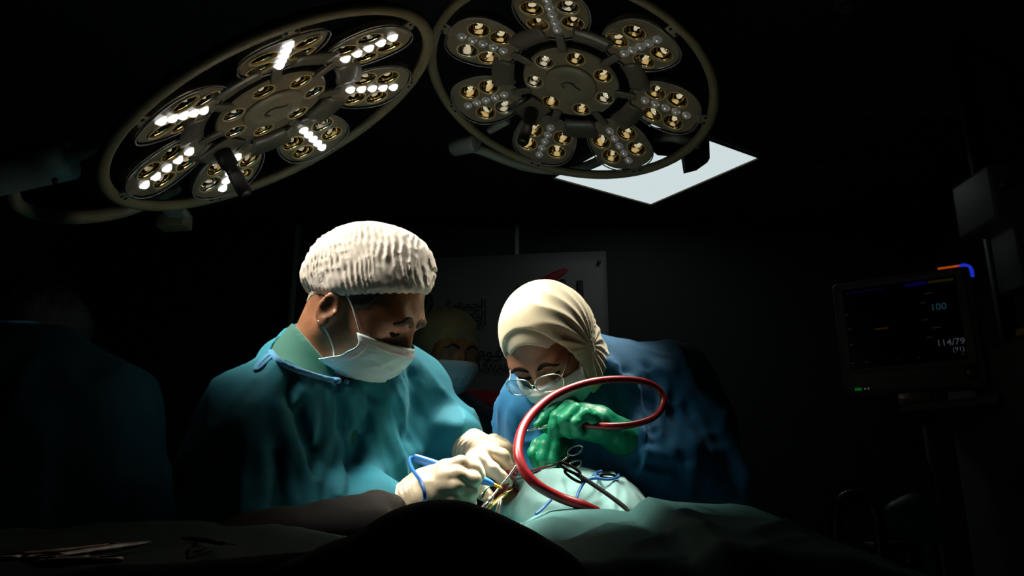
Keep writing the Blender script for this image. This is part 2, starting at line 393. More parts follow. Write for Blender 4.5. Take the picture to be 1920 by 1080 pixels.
RIM = shared('reflector_rim', tube_bm([(x, y, 0.0008) for x, y in circ(0, 0, RBIG + .0003, 24)], 0.0017, sub=1, sides=6, closed=True), M['rimtan'])
ELEM = shared('added_glow_element', tube_bm([(-.005, 0, -.022), (-.004, .001, -.012), (.001, 0, -.007), (.008, -.001, -.006)], [.0040, .0036, .0034, .0026], sub=3, sides=8), M['added_glow'])
ELEM_D = ELEM.copy(); ELEM_D.materials[0] = M['added_glow_dim']
def led_mesh(m, r=0.0094): return shared('led', lathe_bm([(r * 1.12, -.002), (r * 1.12, .0006), (r, .001), (r * .92, .0035), (r * .68, .0062), (r * .35, .0078), (r * .02, .0083)], 14), m)
LED_A, LED_B = led_mesh(M['led_on']), led_mesh(M['led_off'])
HOLES_HUB = [circ(0.0845 * math.cos(a), 0.0845 * math.sin(a), 0.0208, 24) for a in np.arange(7) * 2 * math.pi / 7 + 0.2]
def hub_mesh():
    bm, o, hs = face_with_holes(circ(0, 0, 0.108, 56), HOLES_HUB); prev = o
    for r, z in ((0.111, -.003), (0.111, -.014), (0.10, -.032), (0.075, -.045)):
        cur = [bm.verts.new((x, y, z)) for x, y in circ(0, 0, r, 56)]
        for i in range(56): bm.faces.new((prev[i], prev[(i + 1) % 56], cur[(i + 1) % 56], cur[i]))
        prev = cur
    bm.faces.new(prev); me = shared('hub', bm, M['petal']); me.polygons.foreach_set('use_smooth', [False] * len(me.polygons)); return me
HUBM = hub_mesh()
def web_bm(a0, a1):
    """ribbed bridge between two neighbouring petals"""
    bm = bmesh.new(); n = 10; prev = None
    for a in np.linspace(a0, a1, n):
        q = [bm.verts.new((r * math.cos(a), r * math.sin(a), z)) for r, z in ((.134, -.020), (.148, -.015 - .0012 * (int(a * 1000) % 2)), (.182, -.011), (.182, -.030), (.134, -.034))]
        if prev:
            for i in range(5): bm.faces.new((prev[i], prev[(i + 1) % 5], q[(i + 1) % 5], q[i]))
        else: bm.faces.new(q)
        prev = q
    bm.faces.new(prev[::-1]); return bm
WEBM = shared('petal_bridge', web_bm(-.26, .26), M['web'])
SPOKEM = shared('spoke', box_bm((.126, 0, -.022), (.05, .020, .012), .003), M['web'])
BRKM = shared('ring_bracket', box_bm((.303, 0, .004), (.034, .030, .010), .003), M['enamel'])
SCREW = shared('screw', lathe_bm([(.0034, 0), (.0034, .0015), (.002, .0019)], 8), M['blackp'])
def surgical_lamp(C, n, phase, sgn, ledm, mix, label, power, kh):
    n = nrm(n); x = nrm(np.cross([0, 1, 0], n)); y = np.cross(n, x); elem = ELEM if ledm is LED_B else ELEM_D
    t = thing('surgical_light', label, 'surgical lamp', C, 'surgical lamps over the table')
    t.rotation_euler = Matrix(np.stack([x, y, n], 1).tolist()).to_euler()
    ang = [phase + sgn * k * 2 * math.pi / 7 for k in range(7)]
    tor = tube_bm([(RR * math.cos(a), RR * math.sin(a), 0) for a in np.linspace(0, 2 * math.pi, 72, endpoint=False)], .0115, sub=1, sides=12, closed=True)
    local('outer_ring', tor, M['ring'], t)
    for k, a in enumerate(ang):
        r0 = PET0; p = local('petal', PM, None, t, (r0 * math.cos(a), r0 * math.sin(a), -0.006), (0, 0, 0), smooth=False)
        tilt = math.atan(0.20)
        p.rotation_euler = (Matrix.Rotation(a, 3, 'Z') @ Matrix.Rotation(-tilt, 3, 'Y')).to_euler()
        local('cover_edge', LIPM, None, p)
        for i, (bx_, by_) in enumerate(BIG):
            w = mix(k, i)
            rf = local('reflector', BOWL_G if w else BOWL_S, None, p, (bx_ - PET0, by_, 0), (0, 0, random.uniform(0, 6.28)))
            local('reflector_rim', RIM, None, p, (bx_ - PET0, by_, 0))
            local('added_glow_element', elem, None, p, (bx_ - PET0, by_, 0), (0, 0, random.uniform(0, 6.28)))
        for lx in LEDS: local('led', ledm, None, p, (lx - PET0, 0, 0))
        local('spoke', SPOKEM, None, t, (0, 0, 0), (0, 0, a), smooth=False)
        local('petal_bridge', WEBM, None, t, (0, 0, 0), (0, 0, a + math.pi / 7), smooth=False)
        br = local('ring_bracket', BRKM, None, t, (0, 0, 0), (0, 0, a), smooth=False)
        for sy in (-1, 1): local('screw', SCREW, None, br, (.308, .009 * sy, .009))
    h = local('hub', HUBM, None, t, (0, 0, -.020), smooth=False)
    for i, hc in enumerate(HOLES_HUB):
        cx, cy = np.mean(hc, axis=0)
        for nm, me in (('reflector', BOWL_G if i % 3 else BOWL_S), ('reflector_rim', RIM), ('added_glow_element', elem)):
            o = local(nm, me, None, h, (cx, cy, 0), (0, 0, random.uniform(0, 6.28))); o.scale = (.885, .885, .885)
    local('centre_cover', lathe_bm([(.061, -.001), (.061, .003), (.058, .006), (.035, .0075), (.030, .006), (.024, .0055), (.003, .0055)], 40), M['enamel'], h)
    local('centre_mark', tube_bm([(-.026, .004, .0075), (-.014, .0, .0075), (-.004, -.010, .0075), (.010, -.010, .0075), (.020, .0, .0075), (.012, .010, .0075)], .0016, sub=5, sides=6), M['web'], h)
    # black sensor rod standing out between two petals, on its plate
    ah = phase + sgn * kh * 2 * math.pi / 7
    pl = local('sensor_plate', box_bm((.135, 0, -.012), (.075, .060, .006), .004), M['web'], t, (0, 0, 0), (0, 0, ah), smooth=False)
    hd = local('sensor_rod', lathe_bm([(.017, -.012), (.017, .022), (.0125, .026), (.0125, .040), (.014, .043), (.014, .082), (.011, .088), (.004, .088)], 20), M['blackp'], t, (.137 * math.cos(ah), .137 * math.sin(ah), 0))
    local('rear_housing', lathe_bm([(.085, -.06), (.085, -.08), (.06, -.11), (.03, -.12)], 32), M['arm'], t)
    # the light that the lamp gives
    ld = bpy.data.lights.new('lamp_beam', 'AREA'); ld.shape = 'DISK'; ld.size = 0.56; ld.energy = power; ld.spread = LAMP_SPREAD if ledm is LED_B else LAMP_SPREAD * 1.4; ld.color = LAMP_COLOUR
    lo = bpy.data.objects.new('lamp_beam', ld); COL.objects.link(lo); lo.parent = t; lo.location = (0, 0, 0.012); lo.rotation_euler = (math.pi, 0, 0)
    return t, x, y, n
CL = np.array([-0.4375, 1.267, 1.821]); NL = (0.4995, 0.1953, -0.8440)
CR = np.array([0.1276, 1.509, 2.013]); NR = (-0.2367, -0.1596, -0.9584)
LA, xa, ya, na = surgical_lamp(CL, NL, -7.2399, 1, LED_A, lambda k, i: (k * 3 + i) % 7 != 2, 'large seven-petal surgical lamp with rows of lit white LEDs, at the left', LAMP_POWER_A, 1.5)
LB, xb, yb, nb_ = surgical_lamp(CR, NR, 1.8400 + math.pi, -1, LED_B, lambda k, i: (k * 5 + i * 3) % 8 != 1, 'large seven-petal surgical lamp with gold reflectors in front of the ceiling panel', LAMP_POWER_B, 4.5)

def lpt(C, x, y, n, v): return C + v[0] * x + v[1] * y + v[2] * n
def wpart(name, bm, m, t):
    """world-space part of a turned lamp"""
    me = bpy.data.meshes.new(name); bmesh.ops.recalc_face_normals(bm, faces=bm.faces[:]); bm.to_mesh(me); bm.free(); me.materials.append(m)
    me.polygons.foreach_set('use_smooth', [True] * len(me.polygons))
    o = bpy.data.objects.new(name, me); COL.objects.link(o); o.parent = t
    mw = Matrix.Translation(t.location) @ t.rotation_euler.to_matrix().to_4x4(); o.matrix_parent_inverse = mw.inverted(); return o
# carrying arms and yokes
p0, p1 = W(-140, 350, 1.22), W(128, 298, 1.22)
wpart('arm', tube_bm([p0, p0 * .5 + p1 * .5, p1], [.046, .044, .040], sub=4, sides=20, flat=.9), M['arm'], LA)
wpart('arm_neck', tube_bm([W(118, 300, 1.22), W(160, 282, 1.23), W(196, 255, 1.25), W(232, 218, 1.28)], [.016, .013, .013, .016], sub=6, sides=14), M['arm'], LA)
wpart('arm_screw', cyl_bm(W(103, 338, 1.18), W(103, 340, 1.16), .005), M['blackp'], LA)
def lp(px, py, C, n, off):
    """point on the pixel's ray lying `off` metres behind the lamp's ring plane"""
    n = nrm(n); ray = _F + _R * (px - 960) / FPX + _U * (540 - py) / FPX; return CAM + ray * (((C - n * off) - CAM) @ n / (ray @ n))
ZL = lambda px, py, o=.03: lp(px, py, CL, NL, o)
ZR = lambda px, py, o=.03: lp(px, py, CR, NR, o)
wpart('yoke', tube_bm([W(20, 355, 1.27), W(32, 383, 1.30), W(72, 401, 1.34)] + [ZL(140, 407), ZL(205, 401), ZL(262, 384), ZL(330, 352, .06)], .0135, sub=8, sides=14), M['ring'], LA)
wpart('yoke_joint', box_bm(ZL(326, 414, .05), (.070, .05, .040), .006, [nrm((1, 0, .06)), (0, 1, 0), nrm((-.06, 0, 1))]), M['ring'], LA)
wpart('yoke_cap', box_bm(ZL(330, 398, .05), (.05, .04, .016), .005), M['arm'], LA)
b0 = lpt(CR, xb, yb, nb_, (0, 0, -.10))
wpart('yoke', tube_bm([ZR(868, 272), ZR(905, 283), ZR(985, 312), ZR(1075, 318, .05), ZR(1150, 290, .07), ZR(1240, 256, .07), ZR(1312, 270, .06)], .0135, sub=8, sides=14), M['arm'], LB)
wpart('yoke_cap', cyl_bm(ZR(850, 277), ZR(893, 268), .024), M['arm'], LB)
wpart('yoke_stub', cyl_bm(ZR(918, 245, .02), ZR(952, 226, .02), .010), M['arm'], LB)
br = [(1203, 234), (1255, 243), (1298, 246), (1330, 258), (1331, 297), (1310, 312), (1286, 318), (1281, 287), (1236, 283), (1212, 262)]
BRK_Y = 2.05
bm = bmesh.new(); A = [bm.verts.new(W(px, py, BRK_Y)) for px, py in br]; Bv = [bm.verts.new(W(px, py, BRK_Y) + np.array([0, .03, 0])) for px, py in br]
bm.faces.new(A); bm.faces.new(Bv[::-1])
for k in range(len(br)): bm.faces.new((A[k], Bv[k], Bv[(k + 1) % len(br)], A[(k + 1) % len(br)]))
o = wpart('bracket', bm, M['blackp'], LB); o.data.polygons.foreach_set('use_smooth', [False] * len(o.data.polygons))
wpart('arm', tube_bm([b0, b0 + np.array([.10, .12, .12]), b0 + np.array([.25, .25, .30]), (b0[0] + .35, b0[1] + .30, ZC)], [.03, .028, .028, .035], sub=5, sides=14), M['arm'], LB)
# light of the petals that are trained on the incision
ld = bpy.data.lights.new('petal_beam', 'AREA'); ld.shape = 'DISK'; ld.size = 0.15; ld.energy = LAMP_POWER_C; ld.spread = math.radians(13); ld.color = LAMP_COLOUR
lo_ = bpy.data.objects.new('petal_beam', ld); COL.objects.link(lo_); lo_.parent = LB
src = lpt(CR, xb, yb, nb_, (0, 0, .02)) + np.array([-.17, -.06, 0.03]); dv = Vector(W(925, 910, 1.24) - src)
mwB = Matrix.Translation(LB.location) @ LB.rotation_euler.to_matrix().to_4x4()
lo_.matrix_local = mwB.inverted() @ (Matrix.Translation(Vector(src)) @ dv.to_track_quat('-Z', 'Y').to_matrix().to_4x4())
# ---------------------------------------------------------------- people
def fabric(name, col, col2, rough=0.75, sheen=0.3, transl=0.0, bs=900, bstr=0.25):
    m = mat(name, col, rough, noise=(9, col2, 4), bump=(bs, bstr, 0.0006), sheen=sheen, spec=0.25)
    if transl:
        nt = m.node_tree; b = nt.nodes['Principled BSDF']; out = nt.nodes['Material Output']
        tr = nt.nodes.new('ShaderNodeBsdfTranslucent'); tr.inputs[0].default_value = (*col2, 1); mx = nt.nodes.new('ShaderNodeMixShader'); mx.inputs[0].default_value = transl
        nt.links.new(b.outputs[0], mx.inputs[1]); nt.links.new(tr.outputs[0], mx.inputs[2]); nt.links.new(mx.outputs[0], out.inputs[0])
    return m
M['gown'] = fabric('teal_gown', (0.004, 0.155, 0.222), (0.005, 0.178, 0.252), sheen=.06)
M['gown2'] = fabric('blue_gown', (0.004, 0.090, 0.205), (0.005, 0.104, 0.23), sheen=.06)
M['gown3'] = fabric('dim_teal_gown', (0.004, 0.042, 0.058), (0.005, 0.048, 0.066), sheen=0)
M['bind'] = fabric('blue_binding', (0.05, 0.26, 0.52), (0.06, 0.30, 0.56))
M['scrub'] = fabric('green_scrub', (0.0, 0.092, 0.066), (0.0, 0.105, 0.076))
M['cap'] = fabric('white_cap', (0.57, 0.52, 0.46), (0.61, 0.565, 0.505), bs=500, bstr=.3, sheen=.1)
M['hijab'] = fabric('cream_jersey', (0.50, 0.45, 0.31), (0.55, 0.495, 0.345), bs=1400, bstr=.4)
M['band'] = fabric('cream_underscarf', (0.46, 0.42, 0.31), (0.49, 0.45, 0.335), bs=1400)
M['mask'] = fabric('pale_blue_mask', (0.42, 0.70, 0.75), (0.45, 0.74, 0.79), bs=1200, sheen=.1)
M['maskw'] = fabric('white_mask_edge', (0.66, 0.72, 0.74), (0.70, 0.76, 0.78), bs=1200, sheen=.1)
M['loop'] = mat('white_elastic', (0.72, 0.72, 0.70), 0.6, bump=(800, .2, .0005))
M['skin1'] = mat('tanned_skin', (0.27, 0.115, 0.055), 0.5, noise=(55, (0.215, 0.088, 0.04), 5), bump=(350, .35, .0012), sss=.08)
M['skin2'] = mat('olive_skin', (0.21, 0.095, 0.052), 0.5, noise=(40, (0.185, 0.082, 0.045), 4), bump=(400, .2, .0008), sss=.08)
M['hairg'] = mat('grey_stubble', (0.24, 0.18, 0.14), 0.7, noise=(600, (0.55, 0.50, 0.44), 3), bump=(700, .8, .003))
M['hairb'] = mat('greying_brow', (0.06, 0.042, 0.03), 0.9, noise=(500, (0.13, 0.105, 0.085), 3), bump=(700, .4, .002), spec=.1)
M['brow'] = mat('black_brow', (0.012, 0.009, 0.008), 0.9, spec=.05, noise=(300, (0.018, 0.014, 0.012), 3))
M['hairk'] = mat('black_hair', (0.010, 0.008, 0.008), 0.5, noise=(120, (0.016, 0.013, 0.012), 4), bump=(250, .6, .004))
M['latex'] = mat('cream_latex', (0.68, 0.585, 0.42), 0.40, noise=(20, (0.63, 0.53, 0.37), 4), bump=(260, .18, .0012), sss=.05)
M['green'] = mat('green_latex', (0.002, 0.23, 0.115), 0.45, noise=(16, (0.002, 0.195, 0.095), 3), bump=(220, .35, .0018), spec=.35)
M['steel'] = mat('steel', (0.78, 0.75, 0.68), 0.22, metal=1.0, bump=(120, .05, .001))
M['darksteel'] = mat('dark_steel', (0.007, 0.006, 0.006), 0.6, metal=0.0, spec=.06, bump=(120, .05, .001))
M['glass'] = mat('spectacle_glass', (0.9, 0.95, 0.95), 0.02, trans=1.0, alpha=.35)
M['bonnet'] = fabric('yellow_bonnet', (0.20, 0.155, 0.07), (0.22, 0.17, 0.08), sheen=.05)

def face_patch(name, H, pts, rs, off, m, t, res=.0014):
    pts = snap([H.w(*p) for p in pts], H.sdf, 0.0); pts = snap(catmull(pts, 5), H.sdf, 0.0); rs = np.interp(np.linspace(0, 1, len(pts)), np.linspace(0, 1, len(rs)), rs); lo, hi = bounds(pts, .012)
    fn = lambda P: np.maximum(H.sdf(P) - off, chain(P, pts, rs, .004) + np.float32(.0010) * vnoise(P, 420, 2))
    return obj(name, solid(name, fn, lo, hi, res), m, t)
class Head:
    def __init__(s, O, yaw, pitch, roll=0.0, size=1.0, female=False):
        """yaw: 0 faces the camera (-y), 90 faces +x; pitch: degrees looking down"""
        y, p = math.radians(yaw), math.radians(pitch)
        f = np.array([math.sin(y) * math.cos(p), -math.cos(y) * math.cos(p), -math.sin(p)])
        u = np.array([math.sin(y) * math.sin(p), -math.cos(y) * math.sin(p), math.cos(p)])
        r = np.cross(f, u); q = math.radians(roll); u, r = math.cos(q) * u + math.sin(q) * r, math.cos(q) * r - math.sin(q) * u
        s.O = np.array(O); s.f, s.u, s.r, s.k, s.fem = f, u, r, size, female; s.A = np.stack([f, r, u])
    def w(s, f, r, u): return s.O + s.k * (f * s.f + r * s.r + u * s.u)
    def loc(s, P): return ((P - s.O.astype(np.float32)) @ s.A.astype(np.float32).T) / np.float32(s.k)
    def sdf(s, P):
        Q = s.loc(P); Qa = Q.copy(); Qa[:, 1] = np.abs(Qa[:, 1])
        d = ell(Q, (-.006, 0, .052), (.098, .077, .086))
        d = smin(d, ell(Q, (.036, 0, -.012), (.064, .060, .080)), .03)
        d = smin(d, cone(Qa, (.000, .046, -.045), (.066, .012, -.092), .024, .019), .03)
        d = smin(d, ell(Qa, (.060, .045, -.012), (.026, .020, .020)), .02)                       # cheekbone
        d = smin(d, ell(Qa, (.046, .040, .030), (.050, .032, .045)), .015)                       # temple
        d = smin(d, ell(Qa, (.088, .028, .038), (.015, .026, .010)), .014)                       # brow
        d = smax(d, -ell(Qa, (.107, .033, .016), (.0135, .017, .0095)), .010)                      # socket
        d = smin(d, ell(Qa, (.0825, .032, .016), (.0135, .0150, .0120)), .004)                    # eyelids
        d = smin(d, cone(Q, (.097, 0, .030), (.117, 0, -.016), .008, .0115), .012)
        d = smin(d, ell(Qa, (.105, .013, -.021), (.013, .008, .008)), .006)
        d = smin(d, ell(Q, (.094, 0, -.047), (.013, .023, .006)), .006); d = smin(d, ell(Q, (.092, 0, -.058), (.012, .020, .006)), .006)
        ear = ell(Qa, (-.010, .0755, -.010), (.0185, .0072, .030), [[.97, -.24, .0], [.24, .97, 0], [0, 0, 1]])
        ear = smax(ear, -ell(Qa, (-.008, .0845, -.006), (.0125, .0085, .021)), .005)
        ear = smin(ear, ell(Qa, (-.002, .079, -.033), (.010, .005, .011)), .006)
        ear = smin(ear, ell(Qa, (.006, .077, -.012), (.006, .006, .009)), .004)
        return smin(d, ear, .008) * np.float32(s.k)
def mask_mesh(H, lo=-.100, hi=.002, wide=.076, pl=.0034):
    def fn(a, b):
        r = (a * 2 - 1) * wide; u = lo + (hi - lo) * b
        prof = np.interp(u, [-.105, -.09, -.06, -.03, -.012, .01], [.086, .099, .117, .127, .127, .115])
        k = np.interp(u, [-.105, -.06, -.02, .01], [15.5, 14.5, 13.5, 15.0])
        f = prof - k * r * r * (1 - .25 * abs(r) / wide)
        f += pl * ((b * 3.4) % 1.0) * (1 - (abs(r) / wide) ** 3)
        f += .0016 * math.sin(40 * a + 9 * b) * math.sin(5 * b + 2)
        uu = u + .014 * (abs(r) / wide) ** 2 * (1 - 2.1 * b)
        return H.w(f, r, uu)
    return sheet('mask', fn, 45, 33, .0018), fn
def band_from(fn, b0, b1, out, H, n=40, m=5, a0=0.0, a1=1.0):
    def g(a, b): return fn(a0 + a * (a1 - a0), b0 + (b1 - b0) * b) + out * H.f
    return sheet('band', g, n, m, .0014)
def wear_mask(H, t, loops):
    me, fn = mask_mesh(H); mk = obj('face_mask', me, M['mask'], t)
    obj('top_edge', band_from(fn, .87, 1.0, .0022, H), M['maskw'], mk)
    for a0, a1 in ((.0, .055), (.945, 1.0)): obj('side_edge', band_from(fn, .05, .97, .0012, H, 6, 24, a0, a1), M['maskw'], mk)
    for pts in loops: obj('ear_loop', tube_bm(pts, .0014, sub=8, sides=6), M['loop'], mk)
    return mk, fn
def fingers(P, F, k=.004):
    d = None
    for pts, rs in F:
        e = chain(P, pts, rs, .005); d = e if d is None else smin(d, e, k)
    return d
def bounds(pts, pad): A = np.array(pts); return A.min(0) - pad, A.max(0) + pad

# ======== surgeon
H1 = Head(W(672, 578, 1.25), 82, 38, 13)
NB1 = W(592, 700, 1.30); RS1 = W(498, 782, 1.19); LS1 = W(768, 740, 1.42)
RE1 = W(462, 1000, 1.12); RW1 = W(748, 953, 1.20); LE1 = W(788, 802, 1.55); LW1 = W(866, 822, 1.36)
CH1 = W(640, 850, 1.36); yawt = math.radians(48)
T1 = np.stack([np.array([math.sin(yawt), -math.cos(yawt), -.18]), np.array([math.cos(yawt), math.sin(yawt), 0]), np.array([0, 0, 1.0])]); T1[0] = nrm(T1[0]); T1[2] = np.cross(T1[0], T1[1])
def body1(P):
    d = H1.sdf(P)
    d = smin(d, cone(P, H1.w(-.028, 0, -.02), NB1, .056, .064), .03)
    t = ell(P, CH1 + (0, 0, -.02), (.10, .165, .23), T1)
    t = smin(t, cone(P, RS1, LS1, .05, .05), .08)
    t = smin(t, cone(P, CH1 + (0, 0, -.15), (CH1[0] - .04, CH1[1], .88), .11, .13), .08)
    for s in (-1, 1):
        hip = np.array([CH1[0] - .04, CH1[1], .86]) + s * .09 * T1[1] * (1, 1, 0)
        t = smin(t, chain(P, [hip, hip * (1, 1, 0) + (0, 0, .48), hip * (1, 1, 0) + (0, 0, .08)], [.085, .058, .042]), .04)
        t = smin(t, cone(P, hip * (1, 1, 0) + (0, 0, .045), hip * (1, 1, 0) + (.13, -.11, .035), .04, .034), .03)
    t = smin(t, chain(P, [RS1, RE1, RW1], [.05, .042, .026]), .03)
    t = smin(t, chain(P, [LS1, LE1, LW1], [.05, .042, .026]), .03)
    return smin(d, t, .03)
def gown_torso1(P):
    t = ell(P, CH1 + (-.012, 0, -.02), (.132, .185, .27), T1)
    t = smin(t, cone(P, RS1, LS1, .064, .060), .05); t = smin(t, cone(P, W(556, 652, 1.33), RS1, .034, .064), .05)
    t = smin(t, cone(P, CH1 + (-.03, 0, -.10), (CH1[0] - .06, CH1[1], .42), .148, .24), .08)
    return smin(t, cone(P, NB1 + (0, .01, -.06), CH1, .075, .12), .05)
def folds_from(base, lines):
    out = []
    for pts, A, w in lines:
        p = [hit(px, py, base) for px, py in pts]; out.append((catmull(p, 3) if len(p) > 2 else np.array(p), A, w))
    return out
def fold_field(P, lines):
    f = np.zeros(len(P), np.float32)
    for path, A, w in lines:
        lo_, hi_ = path.min(0) - 3 * w, path.max(0) + 3 * w; m = np.all((P > lo_) & (P < hi_), axis=1)
        if not m.any(): continue
        Q = P[m]; d = None
        for a, b in zip(path, path[1:]):
            e = cone(Q, a, b, 0, 0); d = e if d is None else np.minimum(d, e)
        f[m] += 1.8 * A * np.exp(-(d / w) ** 1.4)
    return f
LINES1 = []
def gown1(P):
    t = gown_torso1(P)
    ra = chain(P, [RS1, RS1 * .5 + RE1 * .5 + (-.01, 0, 0), RE1, RE1 * .45 + RW1 * .55, RE1 * .16 + RW1 * .84], [.080, .090, .078, .062, .046], .04)
    la = chain(P, [LS1, LE1, LE1 * .5 + LW1 * .5, LE1 * .10 + LW1 * .90], [.072, .068, .066, .048], .03)
    d = smin(smin(t, ra, .055), la, .045)
    if not LINES1: return d
    # hanging folds
    Q = P.copy(); f = np.float32(.007) * ridge(Q, (8, 8, 2.0), 3.3) + np.float32(.006) * crease(Q, (14, 14, 4.5), 11.7)
    q_ = (P - (NB1 + (0, 0, .02)).astype(np.float32)) @ T1.astype(np.float32).T; h_ = np.maximum(-q_[:, 2], 0) + .12; fan = np.stack([q_[:, 1] / h_ * 5.5 + .3 * vnoise(P, 6, 2), h_ * 1.3, q_[:, 0] * 1.5], 1).astype(np.float32)
    f = f + np.clip(1 - (t - d) / .02, 0, 1) * (np.float32(.011) * crease(fan, 1.0, 4.4, 3) * np.clip(h_ * 4 - .3, 0, 1) + np.float32(.005) * crease(fan, (2.3, 1.2, 1.5), 9.3, 3)) * np.clip((.17 - q_[:, 1]) * 12, 0, 1)
    Q2 = (P - NB1.astype(np.float32)) @ np.array([[.8, 0, .6], [0, 1, 0], [-.6, 0, .8]], np.float32).T
    f = f + np.float32(.0025) * crease(Q2, (6, 8, 12), 5.1, 2)
    w = axis_coord(P, LE1, LW1); g = np.clip(1 - np.abs(la - d) / .02, 0, 1)
    f = f + g * np.float32(.004) * crease(P @ T1.astype(np.float32).T, (9, 10, 14), 8.8, 2)
    d = d - f * np.clip((1.62 - P[:, 2]) * 3, .35, 1)
    d = d - fold_field(P, LINES1)
    # neck opening, leaning with the neck
    d = smax(d, -cone(P, NB1 + (-.012, -.01, -.05), H1.w(-.03, 0, .02), .078, .095), .008)
    d = smax(d, -ell(P, W(596, 652, 1.235), (.084, .13, .052), [[.92, 0, -.39], [0, 1, 0], [.39, 0, .92]]), .008)
    return smax(d, .40 - P[:, 2], .01)
LINES1 = folds_from(gown1, [
    ([(517, 690), (512, 730), (520, 790), (556, 850), (578, 905), (582, 965)], .012, .012), ([(535, 710), (545, 760), (582, 840), (602, 900), (606, 960)], -.012, .015),
    ([(545, 700), (500, 740), (455, 790), (440, 860)], .008, .010), ([(612, 715), (618, 760), (606, 830), (600, 900)], .008, .009), ([(640, 735), (665, 790), (700, 870), (715, 940)], .010, .010),
    ([(668, 735), (715, 800), (745, 870), (760, 925)], .010, .010), ([(655, 760), (668, 830), (672, 900)], -.008, .014), ([(700, 720), (730, 750), (745, 790)], .008, .008),
    ([(770, 705), (772, 760), (765, 820)], -.010, .014), ([(812, 800), (840, 795), (862, 806)], .004, .008),
    ([(470, 770), (450, 830), (440, 900), (450, 960)], .009, .012), ([(520, 850), (525, 900), (515, 950)], -.008, .012), ([(560, 715), (575, 745), (580, 790)], .007, .008), ([(628, 830), (640, 880), (636, 930)], .007, .009), ([(480, 720), (440, 770), (415, 830)], .007, .012),
    ([(590, 725), (585, 800), (596, 880), (590, 950)], .006, .008), ([(722, 745), (706, 800), (690, 860), (700, 930)], .007, .009), ([(742, 775), (754, 830), (756, 900)], -.006, .010), ([(560, 735), (542, 800), (538, 880), (550, 950)], .006, .009), ([(690, 740), (684, 800), (664, 860)], -.007, .011), ([(626, 730), (634, 790), (650, 850), (655, 930)], -.006, .010), ([(500, 760), (486, 830), (492, 900), (486, 955)], .006, .009)])
def scrub1(P):
    d = smin(gown_torso1(P) + .010, cone(P, NB1 + (0, 0, -.08), NB1 + (.012, 0, .012), .085, .068), .05)
    d = smin(d, cone(P, NB1 + (0, 0, -.03), H1.w(-.028, 0, -.02), .076, .064), .03)
    d = smax(d, cone(P, NB1 + (0, 0, -.10), NB1 + (0, 0, .10), .15, .13), .01)
    d = smax(d, (P - W(588, 650, 1.22).astype(np.float32)) @ nrm((.74, .10, .67)).astype(np.float32), .004)
    return d
lo, hi = bounds([H1.O, NB1, RS1, LS1, RE1, LE1, RW1], .17)
zs = np.concatenate([np.arange(-.02, 1.10, .03), np.arange(1.11, 1.36, .010), np.arange(1.36, 1.74, .004)])
P1 = thing('person', 'person in white bouffant cap and teal gown bending over the patient, holding a blue pen', 'person', (CH1[0], CH1[1], 0))
obj('body', solid('body', body1, lo, hi, .0045, zs), M['skin1'], P1)
zs = np.concatenate([np.arange(.36, 1.02, .03), np.arange(1.03, 1.60, .005)])
obj('gown', solid('gown', gown1, lo - .08, hi + .08, .005, zs), M['gown'], P1)
obj('scrub_top', solid('scrub', scrub1, NB1 - .2, NB1 + .2, .005), M['scrub'], P1, label='green scrub collar under the gown')
_x = np.array([508, 514, 530, 558, 592, 620, 650]); _y = np.array([659, 668, 682, 694, 705, 712, 716]); _s = np.linspace(0, 6, 25)
nl = [hit(px, py, gown1, .006) for px, py in zip(np.interp(_s, range(7), _x), np.interp(_s, range(7), _y))]
obj('neck_binding', tube_bm(nl, .0050, sub=2, sides=8, flat=.8), M['bind'], P1)
tie = [hit(px, py, gown1, .005) for px, py in ((510, 662), (500, 667), (488, 678), (480, 690), (486, 692), (496, 682), (506, 672))]
obj('neck_tie', tube_bm(tie, .0048, sub=5, sides=8, flat=.5), M['bind'], P1)
# cap
CAPC = W(697, 497, 1.265); KA = nrm((H1.f[0], H1.f[1], .02)); KU = nrm(np.cross(np.cross(KA, [0, 0, 1]), KA)); KA = nrm(KA - KU * (KA @ KU)); KM = np.stack([KA, np.cross(KU, KA), KU])
CRIM = [W(600, 548, 1.22), W(798, 566, 1.22)]
def cap1(P):
    Q = (P - CAPC.astype(np.float32)) @ KM.astype(np.float32).T
    d = ell(P, CAPC - .009 * KU, (.113, .103, .080), KM)
    d = smin(d, ell(P, H1.w(-.006, 0, .050), (.1065, .088, .0935), H1.A), .02)
    d = smin(d, ell(P, CAPC - .072 * KA - .022 * KU, (.044, .068, .034), KM), .025)
    wv = vnoise(P, 28, 4.0) * 1.7 + vnoise(P, 60, 9.0) * .5
    th = np.arctan2(Q[:, 1], Q[:, 0])
    st = np.sin(Q[:, 0] * 680 + Q[:, 2] * 110 + wv * 3.0)
    fade = np.clip((.066 - Q[:, 2]) * 30, .18, 1) * np.clip(.55 + vnoise(P, 22, 1.5), .25, 1)
    d = d - np.float32(.0020) * st * fade - np.float32(.0018) * vnoise(P, 26, 7.7) - np.float32(.0012) * ridge(P, (70, 70, 70), 2.9)
    rim = Q[:, 2] + .058 - .16 * (Q[:, 0] - .0) * 0
    rim = -(Q[:, 2] + .060 + .02 * Q[:, 0] - .22 * Q[:, 1] + .0012 * np.sin(th * 52 + 3 * vnoise(P, 30, 2)))
    return smax(d, rim, .018)
lo, hi = bounds([CAPC], .155)
cp = obj('bouffant_cap', solid('cap', cap1, lo, hi, .0026), M['cap'], P1)
